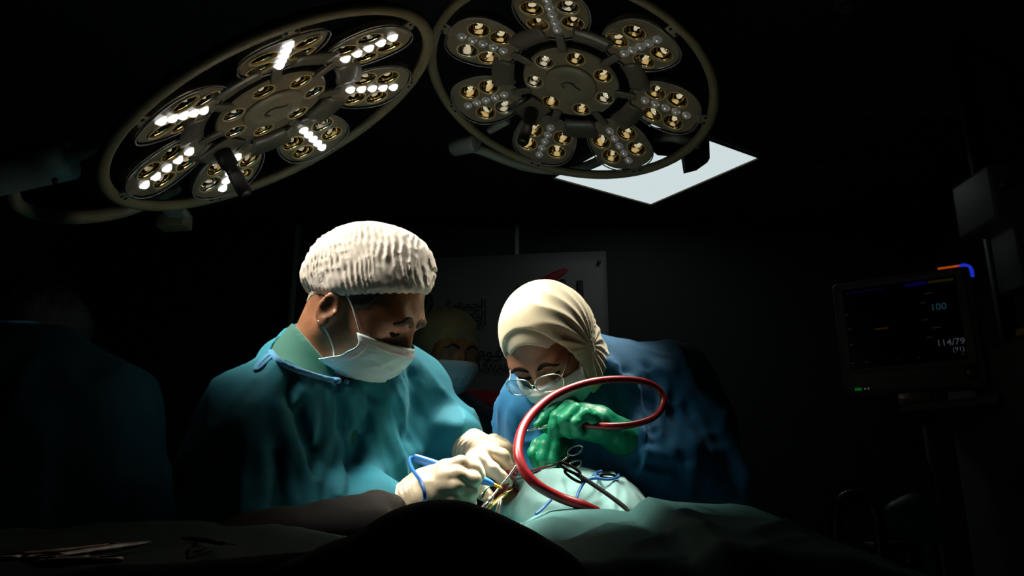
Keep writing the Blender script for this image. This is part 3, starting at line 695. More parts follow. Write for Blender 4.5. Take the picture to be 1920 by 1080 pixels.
# nape stubble, eyebrows
def nape(P):
    d = H1.sdf(P); d = smin(d, cone(P, H1.w(-.028, 0, -.02), NB1, .056, .064), .03) - .0012
    Q = H1.loc(P); return np.maximum(d, ell(Q, (-.085, 0, .012), (.050, .085, .055)) + np.float32(.006) * vnoise(P, 160, 3))
obj('hair', solid('hair', nape, H1.O - .16, H1.O + .16, .003), M['hairg'], P1)
def temple(P):
    d = H1.sdf(P) - .0010; Q = H1.loc(P)
    return np.maximum(d, ell(Q * np.float32([1, 0, 1]), (.026, 0, .046), (.026, .03, .032)) + np.float32(.005) * vnoise(P, 180, 3))
obj('hair', solid('hair', temple, H1.O - .16, H1.O + .16, .003), mat('dark_stubble', (.05, .03, .022), .7, noise=(500, (.16, .12, .09), 3)), P1, label='short dark hair at the temple')
for s in (-1, 1):
    face_patch('eyebrow', H1, [(.100, s * .014, .036), (.098, s * .030, .041), (.088, s * .048, .036)], [.0048, .0050, .003], .0024, M['hairb'], P1)
    face_patch('eyelash_line', H1, [(.096, s * .020, .0125), (.097, s * .032, .0095), (.090, s * .045, .0135)], [.0016, .002, .0016], .0022, M['brow'], P1, .001)
wear_mask(H1, P1, [[H1.w(.056, s * .071, -.010), *snap([H1.w(.040, s * .082, .002), H1.w(.022, s * .084, .016), H1.w(.004, s * .084, .026)], body1, .004), H1.w(-.008, s * .082, .028)] for s in (1, -1)] + [[H1.w(.050, s * .070, -.078), *snap([H1.w(.034, s * .075, -.062), H1.w(.018, s * .080, -.048)], body1, .004), H1.w(.004, s * .080, -.040), H1.w(-.010, s * .082, -.036)] for s in (1, -1)])

# right glove: closed on the pen
def glove_r1(P):
    wr, kn = W(742, 964, 1.195), W(848, 897, 1.165)
    d = cone(P, W(732, 972, 1.195), W(772, 944, 1.19), .027, .027)
    d = smin(d, cone(P, W(775, 942, 1.19), W(838, 892, 1.17), .028, .024), .03)
    d = smin(d, cone(P, W(785, 943, 1.18), W(838, 920, 1.165), .028, .023), .03)
    d = smin(d, cone(P, W(800, 905, 1.20), W(850, 884, 1.20), .024, .016), .02)
    F = [([(836, 880, 1.165), (864, 871, 1.160), (884, 877, 1.165), (897, 892, 1.185)], [.014, .0118, .0108, .0085]),
         ([(832, 895, 1.155), (858, 890, 1.148), (886, 900, 1.155), (884, 918, 1.185), (862, 915, 1.20)], [.014, .0122, .0120, .011, .010]),
         ([(830, 912, 1.152), (856, 911, 1.146), (881, 923, 1.155), (877, 936, 1.185), (856, 930, 1.20)], [.014, .0120, .0115, .0105, .010]),
         ([(828, 928, 1.155), (852, 934, 1.150), (879, 944, 1.160), (873, 954, 1.185), (852, 945, 1.20)], [.013, .0110, .0105, .0095, .009]),
         ([(800, 905, 1.215), (842, 886, 1.225), (872, 886, 1.222), (894, 898, 1.21)], [.020, .016, .0125, .0085])]
    d = smin(d, fingers(P, [(WL(p), r) for p, r in F], .0016), .004)
    x = axis_coord(P, wr, kn); d = d - np.float32(.0011) * np.sin(x * 900 + 3 * vnoise(P, 50)) * np.exp(-((x - .028) / .022) ** 2) - np.float32(.0010) * ridge(P, (55, 55, 55), 1.7) * np.clip(x * 12, 0, 1) - np.float32(.0015) * vnoise(P, 40, 5)
    return d
lo, hi = bounds(WL([(728, 962, 1.195), (897, 870, 1.15), (880, 955, 1.22)]), .05)
obj('glove', solid('glove', glove_r1, lo, hi, .0022), M['latex'], P1, label='cream latex glove closed on the pen')
def glove_l1(P):
    d = cone(P, W(860, 818, 1.375), W(882, 840, 1.35), .033, .030)
    d = smin(d, cone(P, W(884, 842, 1.35), W(918, 850, 1.345), .027, .022), .02)
    d = smin(d, cone(P, W(884, 848, 1.34), W(904, 864, 1.322), .026, .016), .02)
    d = smin(d, cone(P, W(900, 842, 1.365), W(936, 842, 1.37), .024, .016), .02)
    F = [([(902, 862, 1.310), (922, 880, 1.300), (938, 893, 1.305), (950, 905, 1.315)], [.013, .0118, .0108, .0092]),
         ([(918, 848, 1.325), (942, 856, 1.320), (952, 876, 1.325), (957, 897, 1.335)], [.014, .0120, .0110, .0092]),
         ([(930, 838, 1.355), (949, 843, 1.355), (958, 866, 1.355), (960, 890, 1.36)], [.014, .0118, .0108, .009]),
         ([(925, 832, 1.385), (945, 838, 1.385), (955, 862, 1.385), (958, 884, 1.385)], [.017, .013, .011, .009]),
         ([(886, 860, 1.325), (893, 890, 1.295), (899, 917, 1.290), (914, 930, 1.290)], [.020, .0160, .0135, .0115])]
    d = smin(d, fingers(P, [(WL(p), r) for p, r in F], .0016), .004)
    x = axis_coord(P, W(860, 818, 1.375), W(925, 862, 1.33)); d = d - np.float32(.0012) * np.sin(x * 800 + 3 * vnoise(P, 50)) * np.exp(-((x - .035) / .022) ** 2) - np.float32(.0013) * ridge(P, (50, 50, 50), 3.7) * np.clip(x * 12, 0, 1) - np.float32(.0012) * vnoise(P, 40, 5)
    return smax(d, -(x - .004), .003)
lo, hi = bounds(WL([(845, 815, 1.40), (960, 835, 1.30), (914, 935, 1.28), (960, 905, 1.40)]), .05)
g = obj('glove', solid('glove', glove_l1, lo, hi, .0022), M['latex'], P1, label='cream latex glove reaching into the incision')
ax_ = nrm(W(882, 840, 1.35) - W(860, 818, 1.375)); ux_ = nrm(np.cross(ax_, [0, 0, 1])); uy_ = np.cross(ax_, ux_); cc = W(862, 820, 1.373)
obj('cuff', tube_bm([cc + .0325 * (math.cos(a) * ux_ + math.sin(a) * uy_) for a in np.linspace(0, 2 * math.pi, 28, endpoint=False)], .0022, sub=1, sides=8, closed=True), M['latex'], g)

# ======== assistant in the cream head scarf
H2 = Head(W(1037, 652, 1.45), -28, 52, 5, .94, True)
NB2 = W(1110, 715, 1.56); LS2 = W(1262, 722, 1.60); RS2 = W(1010, 765, 1.56); CH2 = W(1140, 850, 1.62)
LE2 = W(1318, 905, 1.55); LW2 = W(1190, 836, 1.455); RE2 = W(985, 905, 1.62); RW2 = W(1050, 868, 1.53)
y2 = math.radians(-30); T2 = np.stack([nrm([math.sin(y2), -math.cos(y2), -.3]), [math.cos(y2), math.sin(y2), 0], [0, 0, 1]]); T2[2] = np.cross(T2[0], T2[1])
def body2(P):
    d = smin(H2.sdf(P), cone(P, H2.w(-.028, 0, -.02), NB2, .048, .055), .03)
    t = ell(P, CH2, (.095, .15, .22), T2); t = smin(t, cone(P, RS2, LS2, .045, .045), .07)
    t = smin(t, cone(P, CH2 + (0, 0, -.14), (CH2[0] + .03, CH2[1] + .05, .85), .11, .13), .08)
    for s in (-1, 1):
        hip = np.array([CH2[0] + .03, CH2[1] + .05, .84]) + s * .085 * T2[1]
        t = smin(t, chain(P, [hip, hip * (1, 1, 0) + (0, 0, .46), hip * (1, 1, 0) + (0, 0, .07)], [.085, .055, .04]), .04)
        t = smin(t, cone(P, hip * (1, 1, 0) + (0, 0, .04), hip * (1, 1, 0) + (-.07, -.14, .033), .038, .032), .03)
    t = smin(t, chain(P, [LS2, LE2, LW2], [.045, .038, .024]), .03); t = smin(t, chain(P, [RS2, RE2, RW2], [.045, .038, .024]), .03)
    return smin(d, t, .03)
LINES2 = []
def gown2(P):
    t = ell(P, CH2, (.13, .175, .25), T2); t = smin(t, cone(P, RS2, LS2, .062, .070), .09)
    t = smin(t, cone(P, CH2 + (.0, 0, -.10), (CH2[0] + .03, CH2[1] + .05, .45), .16, .24), .1)
    t = smin(t, cone(P, NB2 + (0, .01, -.04), CH2, .075, .12), .06)
    la = chain(P, [LS2, LS2 * .5 + LE2 * .5, LE2, LE2 * .5 + LW2 * .5, LE2 * .16 + LW2 * .84], [.074, .078, .072, .066, .056], .04)
    ra = chain(P, [RS2, RE2, RE2 * .2 + RW2 * .8], [.064, .060, .042], .04)
    d = smin(smin(t, la, .05), ra, .05)
    if not LINES2: return d
    d = d - fold_field(P, LINES2)
    f = np.float32(.008) * ridge(P, (8, 8, 2.6), 1.3) + np.float32(.010) * crease(P, (11, 10, 5), 6.7) + np.float32(.005) * crease(P, (22, 18, 14), 9.2) + np.float32(.009) * crease(P, (12, 12, 2.6), 3.9)
    d = d - f * np.clip((1.66 - P[:, 2]) * 3, .35, 1)
    d = smax(d, -cone(P, NB2 + (-.01, -.01, -.03), H2.w(-.03, 0, 0), .066, .075), .008)
    return smax(d, .42 - P[:, 2], .01)
LINES2 = folds_from(gown2, [
    ([(1140, 690), (1170, 725), (1190, 790), (1196, 820)], .009, .010), ([(1250, 690), (1245, 735), (1230, 800)], .010, .010), ([(1235, 690), (1290, 745), (1320, 820), (1335, 900)], .009, .012), ([(1165, 700), (1158, 745), (1165, 790)], -.008, .012),
    ([(1215, 850), (1260, 860), (1300, 880)], .009, .009), ([(1205, 880), (1250, 900), (1280, 930)], .009, .010), ([(1190, 862), (1230, 876), (1290, 866)], -.008, .010), ([(960, 790), (965, 850), (960, 910)], .008, .010),
    ([(1100, 840), (1112, 880)], .007, .009), ([(1215, 690), (1222, 760), (1212, 830)], -.007, .012), ([(1290, 800), (1300, 860), (1290, 930)], .009, .012), ([(1270, 730), (1275, 790), (1262, 840)], .007, .009)])
lo, hi = bounds([H2.O, NB2, RS2, LS2, RE2, LE2], .16)
P2 = thing('person', 'person in cream head scarf, glasses and blue gown with green gloves, facing down', 'person', (CH2[0], CH2[1], 0))
zs = np.concatenate([np.arange(-.02, 1.14, .03), np.arange(1.15, 1.32, .010), np.arange(1.32, 1.66, .004)])
obj('body', solid('body', body2, lo, hi, .0045, zs), M['skin2'], P2)
zs = np.concatenate([np.arange(.38, 1.04, .03), np.arange(1.05, 1.62, .0065)])
obj('gown', solid('gown', gown2, lo - .08, hi + .08, .0065, zs), M['gown2'], P2)
FC2 = (.088, 0, -.028)
def hij_shell(P):
    d = ell(P, H2.w(-.004, 0, .052), np.array((.109, .089, .096)) * H2.k, H2.A)
    d = smin(d, cone(P, H2.w(-.02, 0, .01), H2.w(-.040, 0, -.08), .084, .062), .04)
    d = smin(d, cone(P, H2.w(.01, .0, -.05), NB2 + (-.01, -.03, .02), .070, .058), .04)
    return smin(d, cone(P, W(1092, 630, 1.475), W(1098, 712, 1.455), .030, .026), .03)
def face_hole(P, g=0.0):
    Q = H2.loc(P); return ell(Q, (.118, 0, -.016), (.105, .070 + g, .108 + g)) * H2.k
def hijab(P):
    Q = H2.loc(P); d = hij_shell(P)
    # pleats gathered towards the side of the head
    cen = np.array([.03, -.080, -.004], np.float32); v = Q - cen; rad = np.sqrt((v ** 2).sum(1)); ang = np.arctan2(v[:, 2], v[:, 0] + .02)
    fold = (1 - 2 * np.abs(np.sin(ang * 11 + 1.6 * vnoise(P, 14, 2)))) * np.clip(rad * 16, 0, 1) * np.clip(1.5 - rad * 8.0, 0, 1)
    d = d - np.float32(.0022) * fold - np.float32(.0008) * vnoise(P, 22, 6)
    cut = ell(Q, (.130, 0, -.030), (.125, .092, .165)) * H2.k
    return smax(d, -cut, .006)
def band2(P):
    Q = H2.loc(P); d = hij_shell(P) + .0065
    d = smax(d, -face_hole(P), .004)
    return smax(d, -.02 - Q[:, 0] * 1 - .05, .004)
lo, hi = bounds([H2.O, NB2], .16)
obj('head_scarf', solid('scarf', hijab, lo, hi, .0028), M['hijab'], P2)
obj('under_scarf', solid('band', band2, lo, hi, .003), M['band'], P2, label='smooth cream underscarf band')
tail = WL([(1122, 668, 1.50), (1128, 690, 1.49), (1118, 712, 1.48), (1108, 730, 1.48)])
def knot(P): return chain(P, tail, [.012, .015, .014, .009], .01) - np.float32(.005) * ridge(P, (30, 30, 40), 2.3)
lo, hi = bounds(tail, .05); obj('scarf_tail', solid('tail', knot, lo, hi, .003), M['hijab'], P2)
wear_mask(H2, P2, [[H2.w(.058, s * .070, -.014), H2.w(.035, s * .078, .0), H2.w(.0, s * .086, .02)] for s in (1, -1)] + [[H2.w(.040, s * .070, -.080), H2.w(.01, s * .080, -.05), H2.w(-.01, s * .086, -.02)] for s in (1, -1)])
for s in (-1, 1):
    face_patch('eyebrow', H2, [(.100, s * .012, .034), (.099, s * .030, .041), (.088, s * .050, .034)], [.0028, .0029, .0014], .0019, M['brow'], P2)
    face_patch('eyelash_line', H2, [(.096, s * .019, .0115), (.097, s * .032, .0075), (.090, s * .046, .0125)], [.0018, .0022, .0018], .0022, M['brow'], P2, .001)
gl = bpy.data.objects.new('glasses', None)
fr = bmesh.new(); lens = []
for s in (-1, 1):
    c2 = H2.w(.124, s * .034, .014); lu = nrm(H2.u * .95 - H2.f * .30); lr = nrm(H2.r - .12 * s * H2.f)
    loop = [c2 + (.0285 * np.sign(math.cos(a)) * abs(math.cos(a)) ** .75) * lr + .0165 * np.sign(math.sin(a)) * abs(math.sin(a)) ** .8 * lu for a in np.linspace(0, 2 * math.pi, 40, endpoint=False)]
    tube_bm(loop, .0012, sub=1, sides=6, closed=True, bm=fr); lens.append(loop)
    o_ = c2 + s * .028 * lr + .008 * lu
    tube_bm([o_, H2.w(.100, s * (.066 if s < 0 else .060), .022), H2.w(.05, s * .074, .028), H2.w(.0, s * .078, .032)], .0013, sub=5, sides=6, bm=fr)
tube_bm([H2.w(.124, -.008, .016), H2.w(.130, 0, .019), H2.w(.124, .008, .016)], .0013, sub=5, sides=6, bm=fr)
gf = obj('glasses_frame', fr, M['steel'], P2)
for lp in lens:
    bm = bmesh.new(); n_ = nrm(np.cross(lp[10] - lp[0], lp[20] - lp[0])); A = [bm.verts.new(p) for p in lp]; Bv = [bm.verts.new(p + n_ * .0012) for p in lp]
    bm.faces.new(A); bm.faces.new(Bv[::-1])
    for k in range(40): bm.faces.new((A[k], Bv[k], Bv[(k + 1) % 40], A[(k + 1) % 40]))
    obj('lens', bm, M['glass'], gf, smooth=False)
bpy.data.objects.remove(gl)
def glove_l2(P):
    d = cone(P, W(1203, 838, 1.47), W(1165, 820, 1.44), .032, .028)
    d = smin(d, cone(P, W(1165, 818, 1.44), W(1122, 793, 1.41), .027, .029), .03)
    d = smin(d, cone(P, W(1122, 792, 1.40), W(1090, 770, 1.40), .027, .016), .02)
    d = smin(d, cone(P, W(1120, 805, 1.42), W(1070, 804, 1.42), .020, .014), .02)
    F = [([(1095, 770, 1.42), (1072, 754, 1.415), (1040, 768, 1.40), (1022, 784, 1.39), (1008, 797, 1.385)], [.013, .0115, .0105, .0095, .0075]),
         ([(1095, 775, 1.39), (1066, 762, 1.380), (1044, 781, 1.365), (1038, 800, 1.365), (1036, 814, 1.375)], [.013, .0112, .0105, .0098, .009]),
         ([(1105, 780, 1.375), (1080, 768, 1.360), (1060, 786, 1.352), (1060, 804, 1.37), (1066, 812, 1.39)], [.013, .0112, .0105, .0098, .009]),
         ([(1118, 786, 1.370), (1098, 776, 1.355), (1079, 792, 1.350), (1082, 808, 1.37), (1090, 812, 1.39)], [.012, .0108, .0100, .0092, .0085]),
         ([(1110, 805, 1.43), (1070, 806, 1.42), (1045, 806, 1.41), (1026, 804, 1.40)], [.018, .0140, .0115, .0085])]
    d = smin(d, fingers(P, [(WL(p), r) for p, r in F], .003), .007)
    return d - np.float32(.0010) * ridge(P, (34, 34, 60), 2.7) - np.float32(.0007) * ridge(P, (80, 80, 80), 5.5)
lo, hi = bounds(WL([(1205, 838, 1.48), (1005, 797, 1.36), (1075, 750, 1.42), (1036, 815, 1.36)]), .05)
obj('glove', solid('glove', glove_l2, lo, hi, .0024), M['green'], P2, label='green latex glove holding the suction tip')
def glove_r2(P):
    d = ell(P, W(1034, 852, 1.475), (.032, .030, .036)); d = smin(d, cone(P, W(1040, 856, 1.49), W(1070, 872, 1.55), .030, .032), .03)
    F = [([(1024, 826, 1.47), (1008, 834, 1.452), (1000, 850, 1.445), (1005, 870, 1.448)], [.014, .0115, .0105, .009]),
         ([(1034, 822, 1.462), (1023, 836, 1.435), (1018, 858, 1.428), (1023, 880, 1.438)], [.014, .0125, .0115, .0100]),
         ([(1044, 824, 1.46), (1040, 842, 1.435), (1036, 862, 1.428), (1030, 880, 1.440)], [.014, .0125, .0115, .0095]),
         ([(1055, 832, 1.47), (1054, 850, 1.445), (1050, 866, 1.440), (1044, 878, 1.448)], [.014, .0115, .0105, .009]),
         ([(1052, 860, 1.50), (1044, 872, 1.465), (1032, 878, 1.45)], [.015, .012, .009])]
    d = smin(d, fingers(P, [(WL(p), r) for p, r in F], .003), .007)
    return d - np.float32(.0009) * ridge(P, (42, 42, 40), 7.7) - np.float32(.0006) * ridge(P, (90, 90, 90), 5.5)
lo, hi = bounds(WL([(1000, 818, 1.42), (1070, 885, 1.57)]), .05)
obj('glove', solid('glove', glove_r2, lo, hi, .0024), M['green'], P2, label='green latex glove closed in a fist on the retractor')

# ======== helper behind, in the dark
H3 = Head(W(836, 665, 2.15), 32, 18, 0, .97)
NB3 = W(815, 752, 2.22)
def body3(P):
    d = smin(H3.sdf(P), cone(P, H3.w(-.028, 0, -.02), NB3, .052, .06), .03); c = NB3 + (0, 0.02, 0)
    t = ell(P, c + (0, 0, -.22), (.16, .10, .24)); t = smin(t, cone(P, c + (-.15, 0, -.09), c + (.15, .02, -.09), .045, .045), .07)
    t = smin(t, cone(P, c + (0, 0, -.35), (c[0], c[1], .85), .12, .13), .08)
    for s in (-1, 1):
        h = np.array([c[0] + s * .085, c[1], .82]); t = smin(t, chain(P, [h, h * (1, 1, 0) + (0, 0, .46), h * (1, 1, 0) + (0, 0, .06)], [.085, .055, .04]), .04)
        t = smin(t, cone(P, h * (1, 1, 0) + (0, 0, .04), h * (1, 1, 0) + (.02, -.14, .033), .038, .032), .03)
        t = smin(t, chain(P, [c + (s * .17, 0, -.10), c + (s * .22, -.02, -.36), c + (s * .12, -.20, -.46)], [.045, .038, .03]), .03)
    return smin(d, t, .03)
def top3(P):
    c = NB3 + (0, 0.02, 0); t = ell(P, c + (0, 0, -.22), (.185, .125, .27)); t = smin(t, cone(P, c + (-.15, 0, -.09), c + (.15, .02, -.09), .062, .062), .08)
    t = smin(t, cone(P, c + (0, 0, -.35), (c[0], c[1], .45), .15, .21), .08)
    for s in (-1, 1): t = smin(t, chain(P, [c + (s * .17, 0, -.10), c + (s * .22, -.02, -.36), c + (s * .14, -.17, -.44)], [.062, .056, .046]), .03)
    d = t - np.float32(.012) * ridge(P, (8, 8, 3), 4.3)
    return smax(smax(d, -cone(P, NB3 + (0, 0, -.02), H3.O, .066, .07), .008), .42 - P[:, 2], .01)
P3 = thing('person', 'person in yellowish bonnet and mask standing in the dark behind the surgeon', 'person', (NB3[0], NB3[1], 0))
lo, hi = bounds([H3.O, NB3 + (-.25, 0, 0), NB3 + (.25, 0, 0)], .22)
obj('body', solid('body', body3, lo, hi, .006, np.concatenate([np.arange(-.02, 1.28, .03), np.arange(1.29, 1.82, .006)])), M['skin1'], P3)
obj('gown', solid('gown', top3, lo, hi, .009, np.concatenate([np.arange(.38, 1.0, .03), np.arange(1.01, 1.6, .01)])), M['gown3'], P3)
def bonnet3(P):
    d = ell(P, H3.w(-.015, 0, .045), (.112, .090, .096), H3.A); Q = H3.loc(P)
    d = d - np.float32(.003) * vnoise(P, 25, 2); return smax(smax(d, -(Q[:, 2] + .05 - .55 * (Q[:, 0] + .03)), .02), -ell(Q, (.13, 0, -.03), (.09, .075, .10)), .01)
obj('bonnet', solid('bonnet', bonnet3, H3.O - .2, H3.O + .22, .005), M['bonnet'], P3)
wear_mask(H3, P3, [[H3.w(.058, s * .070, -.014), H3.w(.035, s * .078, .0), H3.w(.0, s * .086, .02)] for s in (1, -1)])
for s in (-1, 1): face_patch('eyebrow', H3, [(.100, s * .012, .034), (.099, s * .030, .041), (.088, s * .050, .034)], [.0034, .0036, .0018], .0010, M['hairk'], P3, .002)

# ======== person with their back to us at the left
H4 = Head(W(40, 655, 1.56), 132, 26, 0, 1.0)
NB4 = W(45, 715, 1.46); c4 = W(70, 900, 1.42); SR4 = W(172, 792, 1.40); ER4 = W(188, 915, 1.38); WR4 = ER4 + (.06, .20, -.03)
def body4(P):
    d = smin(H4.sdf(P), cone(P, H4.w(-.028, 0, -.02), NB4, .056, .064), .03)
    t = ell(P, c4, (.17, .12, .25)); t = smin(t, cone(P, NB4 + (-.2, 0, -.09), SR4, .05, .05), .08)
    t = smin(t, cone(P, c4 + (0, 0, -.12), (c4[0], c4[1], .85), .13, .14), .08)
    for s in (-1, 1):
        h = np.array([c4[0] + s * .09, c4[1], .84]); t = smin(t, chain(P, [h, h * (1, 1, 0) + (0, 0, .46), h * (1, 1, 0) + (0, 0, .06)], [.09, .06, .042]), .04)
        t = smin(t, cone(P, h * (1, 1, 0) + (0, 0, .04), h * (1, 1, 0) + (.08, .10, .034), .04, .034), .03)
    t = smin(t, chain(P, [SR4, ER4, WR4], [.05, .042, .03]), .03)
    t = smin(t, chain(P, [NB4 + (-.17, 0, -.12), NB4 + (-.2, .02, -.36), NB4 + (-.1, .22, -.36)], [.05, .042, .03]), .03)
    return smin(d, t, .03)
def gown4(P):
    t = ell(P, c4, (.205, .15, .28)); t = smin(t, cone(P, NB4 + (-.2, 0, -.07), SR4, .085, .075), .10); t = smin(t, cone(P, NB4 + (.0, -.02, -.03), c4, .085, .13), .10)
    t = smin(t, cone(P, c4 + (0, 0, -.12), (c4[0] - .02, c4[1], .42), .175, .25), .08)
    t = smin(t, chain(P, [SR4, ER4, WR4 * .9 + ER4 * .1], [.078, .068, .050]), .05)
    t = smin(t, chain(P, [NB4 + (-.17, 0, -.12), NB4 + (-.2, .02, -.36), NB4 + (-.1, .18, -.36)], [.075, .07, .05]), .05)
    d = t - np.float32(.014) * ridge(P, (8, 8, 2.2), 2.3) - np.float32(.007) * ridge(P, (16, 14, 7), 6.1)
    return smax(smax(d, -cone(P, NB4 + (0, 0, -.02), H4.w(-.03, 0, 0), .072, .078), .008), .40 - P[:, 2], .01)
P4 = thing('person', 'dark-haired person in a gown seen from behind in the shadow at the left edge', 'person', (c4[0], c4[1], 0))
lo, hi = bounds([H4.O, NB4 + (-.25, 0, 0), NB4 + (.25, .15, 0), WR4], .2)
obj('body', solid('body', body4, lo, hi, .006, np.concatenate([np.arange(-.02, 1.28, .03), np.arange(1.29, 1.72, .006)])), M['skin1'], P4)
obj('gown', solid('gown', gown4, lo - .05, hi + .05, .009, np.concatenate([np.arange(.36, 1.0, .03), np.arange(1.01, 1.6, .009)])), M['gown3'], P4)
def hair4(P):
    Q = H4.loc(P); d = ell(P, H4.w(-.010, 0, .060), (.112, .090, .098), H4.A); d = smin(d, ell(P, H4.w(-.06, 0, -.01), (.05, .066, .06), H4.A), .03)
    d = d - np.float32(.002) * ridge(P, (60, 60, 20), 2); return smax(d, -ell(Q, (.115, 0, -.02), (.105, .085, .085)), .01)
obj('hair', solid('hair', hair4, H4.O - .2, H4.O + .2, .005), M['hairk'], P4)
wear_mask(H4, P4, [[H4.w(.058, s * .070, -.014), H4.w(.035, s * .080, .004), H4.w(.0, s * .088, .024)] for s in (1, -1)])
obj('neck_tie', tube_bm(snap(WL([(-10, 618, 1.38), (20, 612, 1.38), (50, 620, 1.40), (70, 634, 1.42)]), gown4, .004), .006, sub=5, sides=8, flat=.5), M['bind'], P4)
# ---------------------------------------------------------------- operating table, patient, drapes
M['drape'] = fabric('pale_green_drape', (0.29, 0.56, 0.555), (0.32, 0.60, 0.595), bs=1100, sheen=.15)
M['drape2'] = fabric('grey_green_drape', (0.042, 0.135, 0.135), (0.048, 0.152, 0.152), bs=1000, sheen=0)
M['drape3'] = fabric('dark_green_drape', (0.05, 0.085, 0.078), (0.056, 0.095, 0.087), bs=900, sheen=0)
M['brown'] = fabric('shaded_sleeve_cloth', (0.012, 0.010, 0.008), (0.015, 0.0125, 0.010), bs=800, sheen=0)  # deep shade on the near sleeve, put into the base colour
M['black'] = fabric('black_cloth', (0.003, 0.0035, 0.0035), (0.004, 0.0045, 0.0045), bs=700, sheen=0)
M['skinp'] = mat('painted_skin', (0.72, 0.47, 0.22), 0.45, noise=(30, (0.66, 0.38, 0.16), 4), sss=.1, bump=(200, .2, .001))
M['wound'] = mat('wet_red_tissue', (0.38, 0.012, 0.012), 0.22, noise=(90, (0.16, 0.004, 0.006), 5), bump=(160, .8, .004), coat=.6)
M['hose'] = mat('red_tubing', (0.27, 0.009, 0.013), 0.34, noise=(90, (0.16, 0.004, 0.007), 5), coat=.25)
M['blue'] = mat('blue_plastic', (0.03, 0.17, 0.55), 0.33, noise=(20, (0.025, 0.15, 0.50), 2), coat=.2)
M['bluec'] = mat('blue_cord', (0.02, 0.15, 0.50), 0.4, noise=(20, (0.018, 0.13, 0.45), 2))
M['yellow'] = mat('yellow_plastic', (0.72, 0.40, 0.02), 0.35, noise=(20, (0.66, 0.36, 0.02), 2))
M['gauze'] = mat('green_tape', (0.01, 0.11, 0.06), 0.6, noise=(60, (0.008, 0.09, 0.05), 3))
M['stain'] = mat('yellow_stained_gauze', (0.50, 0.40, 0.10), 0.7, noise=(80, (0.24, 0.22, 0.06), 4), bump=(300, .6, .002))

TX0, TX1, TY0, TY1 = -0.02, 1.10, 0.92, 1.42
t = thing('operating_table', 'operating table hidden under the green drapes', 'table', (.5, 1.2, 0))
obj('table_top', box_bm(((TX0 + TX1) / 2, (TY0 + TY1) / 2, .87), (TX1 - TX0 - .04, TY1 - TY0 - .04, .06), .01), M['arm'], t)
obj('column', box_bm((.55, 1.19, .45), (.22, .22, .78), .02), M['arm'], t)
obj('base', box_bm((.55, 1.19, .04), (.7, .42, .08), .02), M['arm'], t)

# patient: lying body, all but the painted skin at the incision hidden by drapes
MC = W(1062, 1006, 1.40)
pt = thing('person', 'patient lying under the drapes with iodine-painted skin around the incision', 'person', (MC[0] + .2, MC[1], .9))
INC = W(950, 912, 1.34)
def patient(P):
    d = ell(P, MC + (.02, .01, -.02), (.15, .11, .105)); d = smin(d, cone(P, INC + (.012, .02, -.035), MC + (-.03, 0, -.02), .032, .07), .04)
    d = smin(d, ell(P, (.40, 1.14, .97), (.22, .12, .07)), .06); d = smin(d, cone(P, (.55, 1.08, .95), (.88, 1.06, .935), .05, .03), .05)
    d = smin(d, cone(P, (.55, 1.18, .95), (.88, 1.17, .935), .05, .03), .05)
    return d
obj('body', solid('body', patient, (-.22, .95, .88), (1.12, 1.55, 1.25), .006), M['skinp'], pt)
wpts = WL([(965, 880, 1.33), (955, 893, 1.322), (944, 905, 1.318), (935, 916, 1.318), (926, 928, 1.32)])
def wound(P): return chain(P, wpts, [.006, .011, .0125, .011, .006], .006) - np.float32(.0028) * ridge(P, (120, 120, 120), 1) - np.float32(.0015) * vnoise(P, 300, 3)
lo, hi = bounds(wpts, .03); obj('incision', solid('incision', wound, lo, hi, .0015), M['wound'], pt, label='wet red tissue of the open incision')
wp2 = snap(WL([(985, 888, 1.34), (972, 893, 1.335), (962, 903, 1.335), (950, 918, 1.335)]), patient, .0)
obj('incision_edge', tube_bm(wp2, [.002, .006, .006, .002], sub=5, sides=10), M['wound'], pt)

# pale drape over the raised part
LINESM = []
def mound(P):
    d = ell(P, MC + (.012, .012, 0), (.155, .125, .116)); d = smin(d, ell(P, W(990, 1000, 1.38), (.085, .075, .090)), .05)
    d = smin(d, ell(P, W(1135, 982, 1.40), (.075, .10, .065)), .03)
    f = np.float32(.004) * ridge(P, (16, 14, 9), 2.7) + np.float32(.0022) * ridge(P, (40, 36, 26), 4.1)
    q = P - W(1150, 905, 1.36).astype(np.float32)
    f = f + np.float32(.006) * np.exp(-((q[:, 0] - .25 * q[:, 2]) / .008) ** 2) + np.float32(.004) * np.exp(-((q[:, 0] - .022 - .28 * q[:, 2]) / .007) ** 2)
    if LINESM: d = d - f - fold_field(P, LINESM)
    d = smax(d, -ell(P, INC + (.0, .0, -.01), (.024, .045, .017), [[.8, 0, .6], [0, 1, 0], [-.6, 0, .8]]), .006)
    return smax(d, .97 - P[:, 2], .005)
LINESM = folds_from(mound, [([(1052, 902), (1060, 925), (1066, 945)], .004, .006), ([(1060, 905), (1068, 925), (1076, 945)], -.004, .007), ([(1148, 908), (1170, 930), (1178, 955)], .006, .007), ([(1163, 908), (1188, 935), (1196, 950)], .006, .007), ([(1100, 955), (1135, 930), (1160, 920)], .004, .006), ([(985, 930), (1012, 945), (1040, 950)], .003, .008), ([(1110, 900), (1125, 925), (1120, 950)], -.003, .008)])
dm = tag(obj('surgical_drape', solid('surgical_drape', mound, (-.22, 1.18, .94), (.40, 1.62, 1.25), .0042), M['drape']), 'brightly lit pale green drape covering the raised body part at the incision', 'drape')

